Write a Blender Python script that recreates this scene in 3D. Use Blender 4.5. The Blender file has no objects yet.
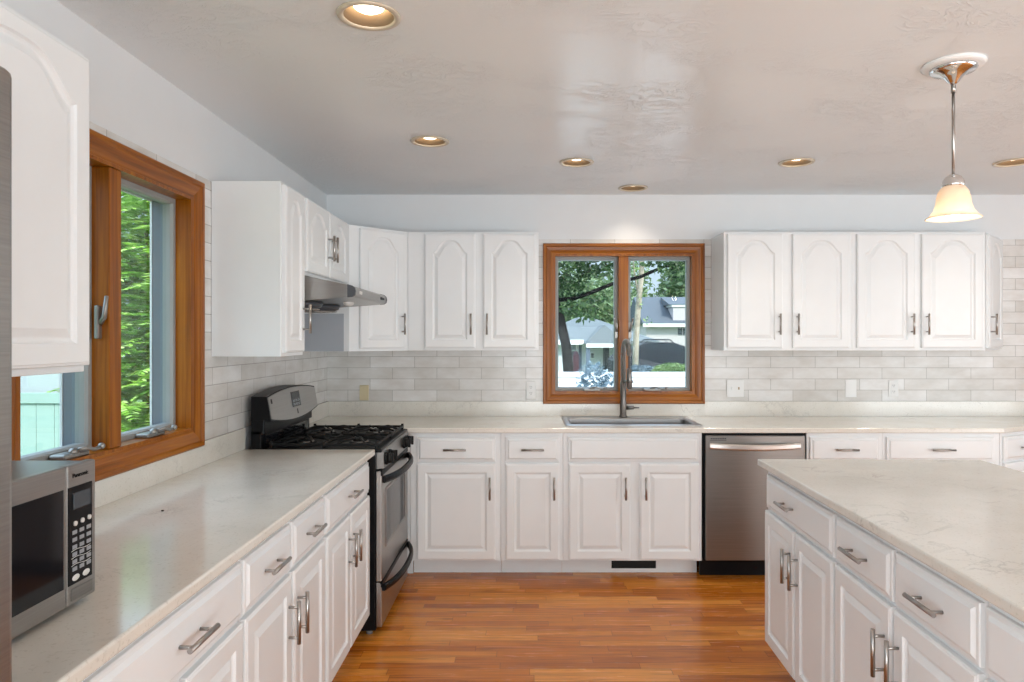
import bpy, bmesh, math, random
from mathutils import Vector, Matrix
random.seed(7)
PI = math.pi
sc = bpy.context.scene
C = bpy.context.collection

# ------------------------------------------------------------------ camera, world, sun, exposure
F = 695.0                      # focal length in pixels of the 1024x682 frame
CAMZ = 1.453
cd = bpy.data.cameras.new('camera'); cam = bpy.data.objects.new('camera', cd); C.objects.link(cam)
cam.location = (0, 0, CAMZ); cam.rotation_euler = (PI/2, 0, 0)
cd.sensor_width = 36; cd.lens = F/1024*36
cd.shift_x = -14/1024; cd.shift_y = -3/1024
cd.clip_start = 0.02; cd.clip_end = 400
sc.camera = cam
sc.view_settings.view_transform = 'Standard'; sc.view_settings.look = 'None'
sc.view_settings.gamma = 1; sc.view_settings.use_curve_mapping = False
sc.view_settings.exposure = 0.15

W = bpy.data.worlds.new('sky'); sc.world = W; W.use_nodes = True
wn = W.node_tree; wn.nodes.clear()
wo = wn.nodes.new('ShaderNodeOutputWorld'); wb = wn.nodes.new('ShaderNodeBackground')
wt = wn.nodes.new('ShaderNodeTexCoord'); wx = wn.nodes.new('ShaderNodeSeparateXYZ'); wr = wn.nodes.new('ShaderNodeValToRGB')
wn.links.new(wt.outputs['Generated'], wx.inputs[0]); wn.links.new(wx.outputs['Z'], wr.inputs[0])
wr.color_ramp.elements[0].color = (0.62, 0.76, 0.90, 1); wr.color_ramp.elements[0].position = 0.0
wr.color_ramp.elements[1].color = (0.48, 0.66, 0.88, 1); wr.color_ramp.elements[1].position = 0.6
wn.links.new(wr.outputs[0], wb.inputs[0]); wn.links.new(wb.outputs[0], wo.inputs[0])
wm = wn.nodes.new('ShaderNodeMapRange')      # the sky is brighter overhead than along the tree line
wm.inputs['From Min'].default_value = 0.12; wm.inputs['From Max'].default_value = 0.6; wm.inputs['To Min'].default_value = 1.05; wm.inputs['To Max'].default_value = 4.6
wn.links.new(wx.outputs['Z'], wm.inputs['Value']); wn.links.new(wm.outputs['Result'], wb.inputs['Strength'])

XL0 = -1.38
def lamp(kind, name, loc, energy, color=(1, 1, 1), rot=(0, 0, 0), **kw):
    l = bpy.data.lights.new(name, kind); l.energy = energy; l.color = color
    for k, v in kw.items(): setattr(l, k, v)
    o = bpy.data.objects.new(name, l); C.objects.link(o); o.location = loc; o.rotation_euler = rot
    return o
sun = lamp('SUN', 'sun', (0, 0, 20), 5.5, (1, 0.95, 0.86), angle=0.01)
sun.rotation_euler = Vector((-0.35, 0.6, -0.72)).to_track_quat('-Z', 'Y').to_euler()
# added area fills, out of view, standing in for daylight behind and beside the camera
lamp('AREA', 'rear_fill', (1.7, -3.0, 1.25), 190, (0.85, 0.95, 1.0), (PI/2+0.45, 0, 0), shape='RECTANGLE', size=4.2, size_y=2.1)
lamp('AREA', 'right_fill', (5.05, 0.6, 1.35), 70, (0.85, 0.95, 1.0), (PI/2, 0, PI/2), shape='RECTANGLE', size=3.4, size_y=1.9)
lamp('AREA', 'rear_left_fill', (XL0+0.06, -1.75, 1.35), 85, (0.85, 0.95, 1.0), (PI/2, 0, -PI/2), shape='RECTANGLE', size=2.4, size_y=1.9)

# ------------------------------------------------------------------ material helpers
def srgb(r, g, b):
    f = lambda c: (c/255/12.92) if c/255 <= 0.04045 else ((c/255+0.055)/1.055)**2.4
    return (f(r), f(g), f(b), 1)
class NT:
    def __init__(s, name):
        s.m = bpy.data.materials.new(name); s.m.use_nodes = True
        s.t = s.m.node_tree; s.p = s.t.nodes['Principled BSDF']; s.out = s.t.nodes['Material Output']
    def n(s, typ, **kw):
        x = s.t.nodes.new(typ)
        for k, v in kw.items(): setattr(x, k, v)
        return x
    def l(s, a, b): s.t.links.new(a, b)
    def math(s, op, a, b=None):
        x = s.n('ShaderNodeMath', operation=op)
        for i, v in enumerate((a, b)):
            if v is None: continue
            if isinstance(v, (int, float)): x.inputs[i].default_value = v
            else: s.l(v, x.inputs[i])
        return x.outputs[0]
    def coord(s, scale=(1, 1, 1), loc=(0, 0, 0), kind='Object'):
        tc = s.n('ShaderNodeTexCoord'); mp = s.n('ShaderNodeMapping')
        mp.inputs['Scale'].default_value = scale; mp.inputs['Location'].default_value = loc
        s.l(tc.outputs[kind], mp.inputs[0]); return mp.outputs[0]
    def noise(s, vec, scale, detail=3, rough=0.5, dist=0):
        x = s.n('ShaderNodeTexNoise'); x.inputs['Scale'].default_value = scale
        x.inputs['Detail'].default_value = detail; x.inputs['Roughness'].default_value = rough
        x.inputs['Distortion'].default_value = dist
        s.l(vec, x.inputs['Vector']); return x.outputs['Fac']
    def ramp(s, fac, stops):
        x = s.n('ShaderNodeValToRGB'); e = x.color_ramp.elements
        while len(e) < len(stops): e.new(0.5)
        for i, (p, c) in enumerate(stops):
            e[i].position = p; e[i].color = c if len(c) == 4 else (*c, 1)
        s.l(fac, x.inputs[0]); return x.outputs[0]
    def mix(s, fac, a, b, mode='MIX'):
        x = s.n('ShaderNodeMix', data_type='RGBA', blend_type=mode)
        for i, v in ((0, fac), (6, a), (7, b)):
            if isinstance(v, (int, float)): x.inputs[i].default_value = v
            elif isinstance(v, tuple): x.inputs[i].default_value = v
            else: s.l(v, x.inputs[i])
        return x.outputs[2]
    def bump(s, h, strength, dist=0.01):
        x = s.n('ShaderNodeBump'); x.inputs['Strength'].default_value = strength; x.inputs['Distance'].default_value = dist
        s.l(h, x.inputs['Height']); s.l(x.outputs[0], s.p.inputs['Normal'])

def plain(name, col, rough=0.5, metal=0.0, var=0.04, scale=6, bump=0.0, bscale=80, coat=0, spec=None):
    k = NT(name); v = k.coord()
    f = k.noise(v, scale, 3)
    a = tuple(c*(1-var) for c in col[:3])+(1,); b = tuple(min(1, c*(1+var)) for c in col[:3])+(1,)
    k.l(k.ramp(f, [(0.3, a), (0.7, b)]), k.p.inputs['Base Color'])
    k.p.inputs['Roughness'].default_value = rough; k.p.inputs['Metallic'].default_value = metal
    if coat: k.p.inputs['Coat Weight'].default_value = coat
    if spec is not None: k.p.inputs['Specular IOR Level'].default_value = spec
    if bump: k.bump(k.noise(v, bscale, 3), bump, 0.002)
    return k.m

M = {}
M['paint'] = plain('white_cabinet_paint', (0.81, 0.825, 0.83, 1), 0.32, var=0.015)
M['panel_grey'] = plain('grey_blue_panel', (0.42, 0.45, 0.49, 1), 0.4, var=0.02)
M['wall'] = plain('wall_paint', (0.76, 0.77, 0.78, 1), 0.6, var=0.01, bump=0.08, bscale=60)
M['white'] = plain('white_plastic', (0.80, 0.80, 0.79, 1), 0.35, var=0.01)
M['almond'] = plain('almond_plastic', (0.62, 0.53, 0.34, 1), 0.4, var=0.01)
M['black'] = plain('black_enamel', (0.006, 0.006, 0.007, 1), 0.36, var=0.05, spec=0.12)
M['blackmatte'] = plain('black_cast_iron', (0.010, 0.010, 0.010, 1), 0.55, var=0.1, spec=0.25)
M['blackglass'] = plain('black_glass', (0.008, 0.008, 0.010, 1), 0.08, var=0.02, spec=0.25)
M['greyplastic'] = plain('grey_plastic', (0.20, 0.21, 0.22, 1), 0.45)
M['darkgrey'] = plain('dark_grey_plastic', (0.06, 0.065, 0.075, 1), 0.45)
M['nickel'] = plain('brushed_nickel', (0.40, 0.38, 0.36, 1), 0.30, 1.0, var=0.04, scale=60)
M['darknickel'] = plain('dark_brushed_nickel', (0.20, 0.19, 0.18, 1), 0.30, 1.0, var=0.04, scale=60)
M['chrome'] = plain('polished_chrome', (0.72, 0.72, 0.72, 1), 0.12, 1.0, var=0.02)
M['pewter'] = plain('cast_pewter_hardware', (0.30, 0.29, 0.27, 1), 0.38, 0.8)
M['bakedvinyl'] = plain('grey_blue_vinyl', (0.17, 0.20, 0.235, 1), 0.45)
M['gasket'] = plain('grey_sash_vinyl', (0.30, 0.31, 0.30, 1), 0.45)
M['siding_trim'] = plain('white_vinyl', (0.80, 0.81, 0.82, 1), 0.5, var=0.02)
M['key'] = plain('grey_keypad_print', (0.30, 0.31, 0.33, 1), 0.5)
M['silverkey'] = plain('silver_button', (0.75, 0.74, 0.72, 1), 0.3, 0.3)
M['lcd'] = plain('dark_display', (0.035, 0.045, 0.055, 1), 0.15)

def steel(name, col, rough=0.28, axis='h'):
    k = NT(name); sc_ = (1.5, 1.5, 160) if axis == 'h' else (160, 160, 1.5)
    v = k.coord(sc_); f = k.noise(v, 2.0, 4, 0.6)
    a = tuple(c*0.90 for c in col)+(1,); b = tuple(min(1, c*1.08) for c in col)+(1,)
    k.l(k.ramp(f, [(0.3, a), (0.7, b)]), k.p.inputs['Base Color'])
    k.l(k.math('ADD', k.math('MULTIPLY', f, 0.12), rough-0.06), k.p.inputs['Roughness'])
    k.p.inputs['Metallic'].default_value = 1.0
    k.bump(f, 0.03, 0.001)
    return k.m
M['steel'] = steel('brushed_stainless_steel', (0.36, 0.345, 0.33), 0.32)
M['steel_dark'] = steel('dark_stainless_steel', (0.27, 0.26, 0.25), 0.32)
M['steel_light'] = steel('light_stainless_steel', (0.68, 0.66, 0.64), 0.30)
M['sinksteel'] = steel('sink_stainless_steel', (0.36, 0.36, 0.36), 0.36)

def wood_trim(name, scale):
    k = NT(name); v = k.coord(scale)
    f = k.noise(v, 1.0, 5, 0.6, 0.6); g = k.noise(k.coord((3, 3, 3)), 1.3, 2)
    c = k.ramp(f, [(0.25, srgb(88, 44, 4)), (0.5, srgb(150, 84, 12)), (0.78, srgb(186, 118, 28))])
    c2 = k.mix(k.math('MULTIPLY', g, 0.35), c, srgb(130, 68, 6))
    k.l(c2, k.p.inputs['Base Color'])
    k.p.inputs['Roughness'].default_value = 0.30; k.p.inputs['Specular IOR Level'].default_value = 0.3; k.bump(f, 0.06, 0.002)
    return k.m
M['oak_h'] = wood_trim('orange_oak_trim_level', (1.6, 1.6, 55))
M['oak_v'] = wood_trim('orange_oak_trim_upright', (45, 45, 1.6))

def quartz():
    k = NT('cream_quartz'); v = k.coord()
    base = k.ramp(k.noise(v, 3.5, 4, 0.6), [(0.3, (0.68, 0.645, 0.575)), (0.7, (0.77, 0.74, 0.68))])
    d = k.noise(v, 2.2, 3, 0.6)
    mv = k.n('ShaderNodeVectorMath', operation='ADD'); k.l(v, mv.inputs[0])
    cr = k.n('ShaderNodeCombineXYZ'); k.l(k.math('MULTIPLY', d, 0.6), cr.inputs[0]); k.l(k.math('MULTIPLY', d, 0.4), cr.inputs[1])
    k.l(cr.outputs[0], mv.inputs[1])
    vn = k.noise(mv.outputs[0], 4.5, 6, 0.62, 0.4)
    vein = k.ramp(k.math('ABSOLUTE', k.math('SUBTRACT', vn, 0.5)), [(0.0, (1, 1, 1)), (0.018, (0, 0, 0))])
    mask = k.ramp(k.noise(v, 3.1, 2), [(0.52, (0, 0, 0)), (0.66, (1, 1, 1))])
    fac = k.math('MULTIPLY', k.math('MULTIPLY', vein, mask), 0.42)
    c = k.mix(fac, base, (0.36, 0.34, 0.31, 1))
    sp = k.ramp(k.noise(v, 120, 2), [(0.30, (0.8, 0.78, 0.74)), (0.40, (1, 1, 1))])
    c = k.mix(0.6, c, sp, 'MULTIPLY')
    k.l(c, k.p.inputs['Base Color']); k.p.inputs['Roughness'].default_value = 0.13; k.p.inputs['IOR'].default_value = 1.75
    return k.m
M['quartz'] = quartz()

def tile(name, axis, off):
    k = NT(name); tc = k.n('ShaderNodeTexCoord'); sx = k.n('ShaderNodeSeparateXYZ'); k.l(tc.outputs['Object'], sx.inputs[0])
    cx = k.n('ShaderNodeCombineXYZ'); k.l(k.math('ADD', sx.outputs[axis], 20+off), cx.inputs[0]); k.l(k.math('ADD', sx.outputs[2], -1.0165+0.077*20), cx.inputs[1])
    b = k.n('ShaderNodeTexBrick'); k.l(cx.outputs[0], b.inputs['Vector'])
    b.offset = 0.5; b.squash = 1; b.inputs['Scale'].default_value = 1
    b.inputs['Brick Width'].default_value = 0.3075; b.inputs['Row Height'].default_value = 0.077
    b.inputs['Mortar Size'].default_value = 0.0016; b.inputs['Mortar Smooth'].default_value = 0.25
    b.inputs['Color1'].default_value = (0.66, 0.64, 0.61, 1); b.inputs['Color2'].default_value = (0.80, 0.79, 0.78, 1)
    b.inputs['Mortar'].default_value = (0.40, 0.385, 0.36, 1); b.inputs['Bias'].default_value = 0.0
    cloud = k.ramp(k.noise(k.coord((6, 6, 14)), 1.0, 4, 0.6), [(0.3, (0.84, 0.81, 0.78)), (0.7, (1, 1, 1))])
    k.l(k.mix(1.0, b.outputs['Color'], cloud, 'MULTIPLY'), k.p.inputs['Base Color'])
    k.p.inputs['Roughness'].default_value = 0.22
    h = k.math('ADD', k.math('MULTIPLY', b.outputs['Fac'], -1.0), k.math('MULTIPLY', k.noise(k.coord(), 12, 2), 0.25))
    k.bump(h, 0.35, 0.003)
    return k.m
M['tile_back'] = tile('pale_subway_tile_back', 0, 0.142)
M['tile_left'] = tile('pale_subway_tile_left', 1, 0.02)

def floor_mat():
    k = NT('orange_oak_strip_floor'); tc = k.n('ShaderNodeTexCoord'); sx = k.n('ShaderNodeSeparateXYZ'); k.l(tc.outputs['Object'], sx.inputs[0])
    x, y = sx.outputs[0], sx.outputs[1]
    ry = k.math('MULTIPLY', k.math('ADD', y, 10), 1/0.057); row = k.math('FLOOR', ry); fy = k.math('FRACT', ry)
    wn1 = k.n('ShaderNodeTexWhiteNoise', noise_dimensions='1D'); k.l(row, wn1.inputs['W'])
    rx = k.math('ADD', k.math('MULTIPLY', k.math('ADD', x, 20), 1/0.62), k.math('MULTIPLY', wn1.outputs['Value'], 7.3))
    ix = k.math('FLOOR', rx); fx = k.math('FRACT', rx)
    cb = k.n('ShaderNodeCombineXYZ'); k.l(row, cb.inputs[0]); k.l(ix, cb.inputs[1])
    wn2 = k.n('ShaderNodeTexWhiteNoise', noise_dimensions='2D'); k.l(cb.outputs[0], wn2.inputs['Vector'])
    pc = k.ramp(wn2.outputs['Value'], [(0.0, srgb(168, 92, 22)), (0.35, srgb(196, 116, 36)), (0.7, srgb(211, 132, 46)), (1.0, srgb(226, 152, 66))])
    # grain follows the strip; every board gets its own offset
    g3 = k.n('ShaderNodeCombineXYZ'); k.l(k.math('MULTIPLY', x, 2.2), g3.inputs[0])
    k.l(k.math('ADD', k.math('MULTIPLY', y, 38), k.math('MULTIPLY', wn2.outputs['Value'], 90)), g3.inputs[1])
    gr = k.noise(g3.outputs[0], 1.0, 6, 0.65, 1.2)
    gc = k.ramp(gr, [(0.30, (0.42, 0.33, 0.25)), (0.50, (0.95, 0.93, 0.9)), (0.7, (1.1, 1.08, 1.05))])
    c = k.mix(0.85, pc, gc, 'MULTIPLY')
    ey = k.math('MINIMUM', fy, k.math('SUBTRACT', 1, fy)); ex = k.math('MINIMUM', fx, k.math('SUBTRACT', 1, fx))
    sy = k.ramp(ey, [(0.0, (0.35, 0.3, 0.26)), (0.035, (1, 1, 1))]); sx_ = k.ramp(ex, [(0.0, (0.3, 0.26, 0.22)), (0.0035, (1, 1, 1))])
    c = k.mix(0.8, c, sy, 'MULTIPLY'); c = k.mix(0.8, c, sx_, 'MULTIPLY')
    k.l(c, k.p.inputs['Base Color'])
    k.l(k.math('ADD', k.math('MULTIPLY', gr, 0.12), 0.20), k.p.inputs['Roughness'])
    k.bump(k.math('ADD', k.math('MULTIPLY', gr, 0.3), k.math('MULTIPLY', k.math('MINIMUM', ey, 0.05), 12)), 0.10, 0.001)
    return k.m
M['floor'] = floor_mat()

def ceiling_mat():
    k = NT('troweled_white_ceiling'); v = k.coord()
    k.p.inputs['Base Color'].default_value = (0.74, 0.725, 0.71, 1)
    k.l(k.ramp(k.noise(v, 2, 2), [(0.3, (0.78, 0.795, 0.80)), (0.7, (0.80, 0.815, 0.82))]), k.p.inputs['Base Color'])
    k.p.inputs['Roughness'].default_value = 0.30
    a = k.noise(k.coord((5, 9, 5)), 1.4, 5, 0.62, 1.6)
    b = k.ramp(k.math('ABSOLUTE', k.math('SUBTRACT', a, 0.5)), [(0.0, (1, 1, 1)), (0.05, (0, 0, 0))])
    m = k.ramp(k.noise(v, 2.2, 2), [(0.45, (0, 0, 0)), (0.6, (1, 1, 1))])
    k.bump(k.math('ADD', k.math('MULTIPLY', b, m), k.math('MULTIPLY', k.noise(v, 30, 3), 0.25)), 0.5, 0.006)
    return k.m
M['ceiling'] = ceiling_mat()

def glass_mat(name='window_glass'):
    k = NT(name); k.t.nodes.remove(k.p)
    tr = k.n('ShaderNodeBsdfTransparent'); gl = k.n('ShaderNodeBsdfGlossy'); gl.inputs['Roughness'].default_value = 0.0
    fr = k.n('ShaderNodeFresnel'); fr.inputs[0].default_value = 1.45; mx = k.n('ShaderNodeMixShader')
    tr.inputs[0].default_value = (0.95, 0.97, 0.96, 1)
    k.l(k.math('MULTIPLY', fr.outputs[0], 0.15), mx.inputs[0]); k.l(tr.outputs[0], mx.inputs[1]); k.l(gl.outputs[0], mx.inputs[2]); k.l(mx.outputs[0], k.out.inputs[0])
    return k.m
M['glass'] = glass_mat()
def emit(name, col, s):
    k = NT(name); k.p.inputs['Emission Color'].default_value = (*col, 1); k.p.inputs['Emission Strength'].default_value = s
    k.p.inputs['Base Color'].default_value = (*col, 1); return k.m
M['bulb'] = emit('lit_bulb', (1, 0.86, 0.66), 5.0)
M['bulb_dim'] = emit('lit_bulb_seen_low', (1, 0.84, 0.62), 2.2)
M['pendant_bulb'] = emit('pendant_lit_bulb', (1, 0.90, 0.78), 4.0)
M['bronze'] = plain('bronze_baffle', (0.42, 0.30, 0.18, 1), 0.4, 0.1)
M['trimring'] = plain('pale_gold_trim_ring', (0.62, 0.54, 0.42, 1), 0.3, 0.2)
def shade_mat():
    k = NT('frosted_alabaster_glass'); k.t.nodes.remove(k.p)
    d = k.n('ShaderNodeBsdfDiffuse'); t = k.n('ShaderNodeBsdfTranslucent'); g = k.n('ShaderNodeBsdfGlossy'); g.inputs['Roughness'].default_value = 0.2
    f = k.noise(k.coord(), 9, 4, 0.6); c = k.ramp(f, [(0.3, (0.80, 0.69, 0.57)), (0.7, (0.85, 0.77, 0.67))])
    k.l(c, d.inputs[0]); k.l(c, t.inputs[0])
    m1 = k.n('ShaderNodeMixShader'); m1.inputs[0].default_value = 0.55; k.l(d.outputs[0], m1.inputs[1]); k.l(t.outputs[0], m1.inputs[2])
    m2 = k.n('ShaderNodeMixShader'); m2.inputs[0].default_value = 0.05; k.l(m1.outputs[0], m2.inputs[1]); k.l(g.outputs[0], m2.inputs[2]); k.l(m2.outputs[0], k.out.inputs[0])
    return k.m
M['shade'] = shade_mat()
def leafmat(name, a, b, c=None):
    k = NT(name); gi = k.n('ShaderNodeNewGeometry')
    col = k.ramp(gi.outputs['Random Per Island'], [(0.0, a), (0.6, b), (1.0, c or b)])
    k.l(col, k.p.inputs['Base Color']); k.p.inputs['Roughness'].default_value = 0.5
    tr = k.n('ShaderNodeBsdfTranslucent'); k.l(col, tr.inputs[0]); mx = k.n('ShaderNodeMixShader'); mx.inputs[0].default_value = 0.35
    k.l(k.p.outputs[0], mx.inputs[1]); k.l(tr.outputs[0], mx.inputs[2]); k.l(mx.outputs[0], k.out.inputs[0])
    return k.m
M['leaf_bright'] = leafmat('bright_sumac_leaves', (0.20, 0.42, 0.04), (0.45, 0.72, 0.14), (0.72, 0.86, 0.40))
M['leaf_mid'] = leafmat('mid_green_leaves', (0.06, 0.14, 0.03), (0.16, 0.27, 0.08), (0.28, 0.38, 0.14))
M['leaf_dark'] = leafmat('dark_green_leaves', (0.010, 0.035, 0.010), (0.03, 0.075, 0.02), (0.09, 0.16, 0.055))
M['leaf_pale'] = leafmat('pale_far_leaves', (0.10, 0.17, 0.07), (0.18, 0.26, 0.12), (0.28, 0.36, 0.19))
M['leaf_blue'] = leafmat('blue_grey_leaves', (0.07, 0.12, 0.15), (0.14, 0.21, 0.26), (0.26, 0.34, 0.40))
M['bark_dark'] = plain('dark_bark', (0.018, 0.017, 0.017, 1), 0.9, spec=0.05, var=0.4, scale=14, bump=0.5, bscale=30)
M['bark_light'] = plain('pale_bark', (0.34, 0.29, 0.23, 1), 0.8, var=0.3, scale=10, bump=0.5, bscale=30)
M['roof'] = plain('grey_roof_shingles', (0.10, 0.115, 0.12, 1), 0.9, var=0.15, scale=8, bump=0.4, bscale=40)
M['roof_far'] = plain('dark_slate_shingles', (0.07, 0.08, 0.095, 1), 0.9, var=0.15, scale=8, bump=0.4, bscale=40)
M['housewhite'] = plain('white_house_siding', (0.50, 0.52, 0.55, 1), 0.6, var=0.03)
M['housepink'] = plain('pale_rose_grey_siding', (0.42, 0.38, 0.39, 1), 0.6, var=0.03)
M['housegrey'] = plain('slate_blue_post_paint', (0.10, 0.13, 0.18, 1), 0.7, spec=0.1)
M['window_dark'] = plain('dark_house_window', (0.06, 0.07, 0.08, 1), 0.1)
M['maroon'] = plain('maroon_canvas', (0.05, 0.008, 0.018, 1), 0.8)
M['carpaint'] = plain('dark_navy_car_paint', (0.008, 0.014, 0.022, 1), 0.4, 0.0, spec=0.05)
M['carglass'] = plain('dark_car_glass', (0.015, 0.025, 0.035, 1), 0.12, spec=0.3)
M['rubber'] = plain('black_rubber', (0.02, 0.02, 0.02, 1), 0.8)
M['grass'] = plain('lawn_grass', (0.10, 0.17, 0.05, 1), 0.9, var=0.35, scale=4)
M['fence'] = plain('white_vinyl_fence', (0.60, 0.62, 0.66, 1), 0.5, var=0.02)
M['fence_teal'] = plain('pale_sea_green_vinyl_fence', (0.30, 0.43, 0.39, 1), 0.45, var=0.03)

# ------------------------------------------------------------------ mesh helpers
class MB:
    def __init__(s): s.b = bmesh.new()
    def box(s, x0, x1, y0, y1, z0, z1, bev=0, seg=2):
        vs = [s.b.verts.new(p) for p in ((x0,y0,z0),(x1,y0,z0),(x1,y1,z0),(x0,y1,z0),(x0,y0,z1),(x1,y0,z1),(x1,y1,z1),(x0,y1,z1))]
        fs = [s.b.faces.new([vs[i] for i in f]) for f in ((0,3,2,1),(4,5,6,7),(0,1,5,4),(1,2,6,5),(2,3,7,6),(3,0,4,7))]
        if bev:
            es = list({e for f in fs for e in f.edges})
            bmesh.ops.bevel(s.b, geom=es, offset=bev, segments=seg, profile=0.5, affect='EDGES')
        return s
    def cyl(s, p0, p1, r0, r1=None, seg=16, caps=True):
        r1 = r0 if r1 is None else r1
        p0, p1 = Vector(p0), Vector(p1); d = (p1-p0).normalized()
        a = d.orthogonal().normalized(); b = d.cross(a)
        r = [[s.b.verts.new(p+(a*math.cos(t)+b*math.sin(t))*q) for t in [2*PI*i/seg for i in range(seg)]] for p, q in ((p0, r0), (p1, r1))]
        for i in range(seg):
            j = (i+1) % seg; f = s.b.faces.new((r[0][i], r[0][j], r[1][j], r[1][i])); f.smooth = True
        if caps: s.b.faces.new(r[0][::-1]); s.b.faces.new(r[1])
        return s
    def lathe(s, prof, c=(0, 0, 0), seg=40, closed=False):
        c = Vector(c); rings = []
        for r, z in prof:
            rings.append([s.b.verts.new(c+Vector((max(r, 1e-5)*math.cos(2*PI*i/seg), max(r, 1e-5)*math.sin(2*PI*i/seg), z))) for i in range(seg)])
        n = len(rings)
        for k in range(n if closed else n-1):
            A, B = rings[k], rings[(k+1) % n]
            for i in range(seg):
                j = (i+1) % seg; f = s.b.faces.new((A[i], A[j], B[j], B[i])); f.smooth = True
        if not closed:
            s.b.faces.new(rings[0][::-1]); s.b.faces.new(rings[-1])
        return s
    def tube(s, pts, r, seg=10, radii=None):
        pts = [Vector(p) for p in pts]; rings = []; a = None
        for i, p in enumerate(pts):
            d = (pts[min(i+1, len(pts)-1)]-pts[max(i-1, 0)]).normalized()
            a = (d.orthogonal() if a is None else a-d*a.dot(d)).normalized(); b = d.cross(a)
            q = radii[i] if radii else r
            rings.append([s.b.verts.new(p+(a*math.cos(2*PI*k/seg)+b*math.sin(2*PI*k/seg))*q) for k in range(seg)])
        for A, B in zip(rings, rings[1:]):
            for i in range(seg):
                j = (i+1) % seg; f = s.b.faces.new((A[i], A[j], B[j], B[i])); f.smooth = True
        s.b.faces.new(rings[0][::-1]); s.b.faces.new(rings[-1]); return s
    def prism(s, poly, fn, d0, d1):
        A = [s.b.verts.new(fn(u, v, d0)) for u, v in poly]; B = [s.b.verts.new(fn(u, v, d1)) for u, v in poly]
        s.b.faces.new(A); s.b.faces.new(B[::-1])
        for i in range(len(poly)):
            j = (i+1) % len(poly); s.b.faces.new((A[j], A[i], B[i], B[j]))
        return s
    def loops(s, ls, cap0=False, cap1=False, closed=False):
        R = [[s.b.verts.new(p) for p in l] for l in ls]; n = len(R[0])
        for k in range(len(R) if closed else len(R)-1):
            A, B = R[k], R[(k+1) % len(R)]
            for i in range(n):
                j = (i+1) % n; s.b.faces.new((A[i], A[j], B[j], B[i]))
        if cap0: s.b.faces.new(R[0][::-1])
        if cap1: s.b.faces.new(R[-1])
        return s
    def ball(s, c, r, sx=1, sy=1, sz=1, u=16, v=10):
        g = bmesh.ops.create_uvsphere(s.b, u_segments=u, v_segments=v, radius=r)
        for q in g['verts']: q.co = Vector((q.co.x*sx, q.co.y*sy, q.co.z*sz))+Vector(c)
        for q in g['verts']:
            for f in q.link_faces: f.smooth = True
        return s
    def build(s, name, mat, parent=None):
        bmesh.ops.recalc_face_normals(s.b, faces=s.b.faces[:])
        me = bpy.data.meshes.new(name); s.b.to_mesh(me); s.b.free(); me.materials.append(mat)
        o = bpy.data.objects.new(name, me); C.objects.link(o)
        if parent: o.parent = parent
        return o
XY = lambda u, v, d: (u, v, d)
XZ = lambda u, v, d: (u, d, v)
YZ = lambda u, v, d: (d, u, v)

def tag(o, label, cat, group=None, kind=None):
    o['label'] = label; o['category'] = cat
    if group: o['group'] = group
    if kind: o['kind'] = kind
    return o
def empty(name, loc=(0, 0, 0), rz=0):
    o = bpy.data.objects.new(name, None); C.objects.link(o); o.location = loc; o.rotation_euler = (0, 0, rz); o.empty_display_size = 0.1
    return o
def thing(name, label, cat, loc=(0, 0, 0), rz=0, group=None): return tag(empty(name, loc, rz), label, cat, group)
def struct(o): o['kind'] = 'structure'; return o
def text_mesh(txt, name, size, mat, parent, loc, rot, depth=0.0004):
    cu = bpy.data.curves.new('t', 'FONT'); cu.body = txt; cu.size = size; cu.align_x = 'CENTER'; cu.align_y = 'CENTER'; cu.extrude = depth
    t = bpy.data.objects.new('t', cu); C.objects.link(t)
    me = bpy.data.meshes.new_from_object(t.evaluated_get(bpy.context.evaluated_depsgraph_get()))
    bpy.data.objects.remove(t); bpy.data.curves.remove(cu)
    me.name = name; me.materials.clear(); me.materials.append(mat)
    o = bpy.data.objects.new(name, me); C.objects.link(o); o.parent = parent; o.location = loc; o.rotation_euler = rot
    return o

# ------------------------------------------------------------------ room shell
XL, YB, XR, YR, H = -1.38, 4.81, 5.2, -3.2, 2.445
struct(MB().box(XL-0.15, XR+0.15, YR-0.15, YB+0.15, -0.1, 0).build('floor', M['floor']))
CANS = [(-0.483, 2.137, 'left'), (-0.484, 3.50, ''), (0.285, 3.92, ''), (0.706, 4.587, ''), (1.525, 3.92, ''), (2.745, 3.92, '')]
cl = MB().box(XL-0.15, XR+0.15, YR-0.15, YB+0.15, H, H+0.2).build('ceiling', M['ceiling'])
cm = MB()
for x, y, _ in CANS: cm.cyl((x, y, H-0.05), (x, y, H+0.13), 0.080, seg=40)
cutter = cm.build('cutter', M['ceiling'])
md = cl.modifiers.new('b', 'BOOLEAN'); md.operation = 'DIFFERENCE'; md.object = cutter; md.solver = 'EXACT'
nm = bpy.data.meshes.new_from_object(cl.evaluated_get(bpy.context.evaluated_depsgraph_get()))
cl.modifiers.clear(); cl.data = nm; nm.name = 'ceiling'
bpy.data.objects.remove(cutter); struct(cl)

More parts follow.
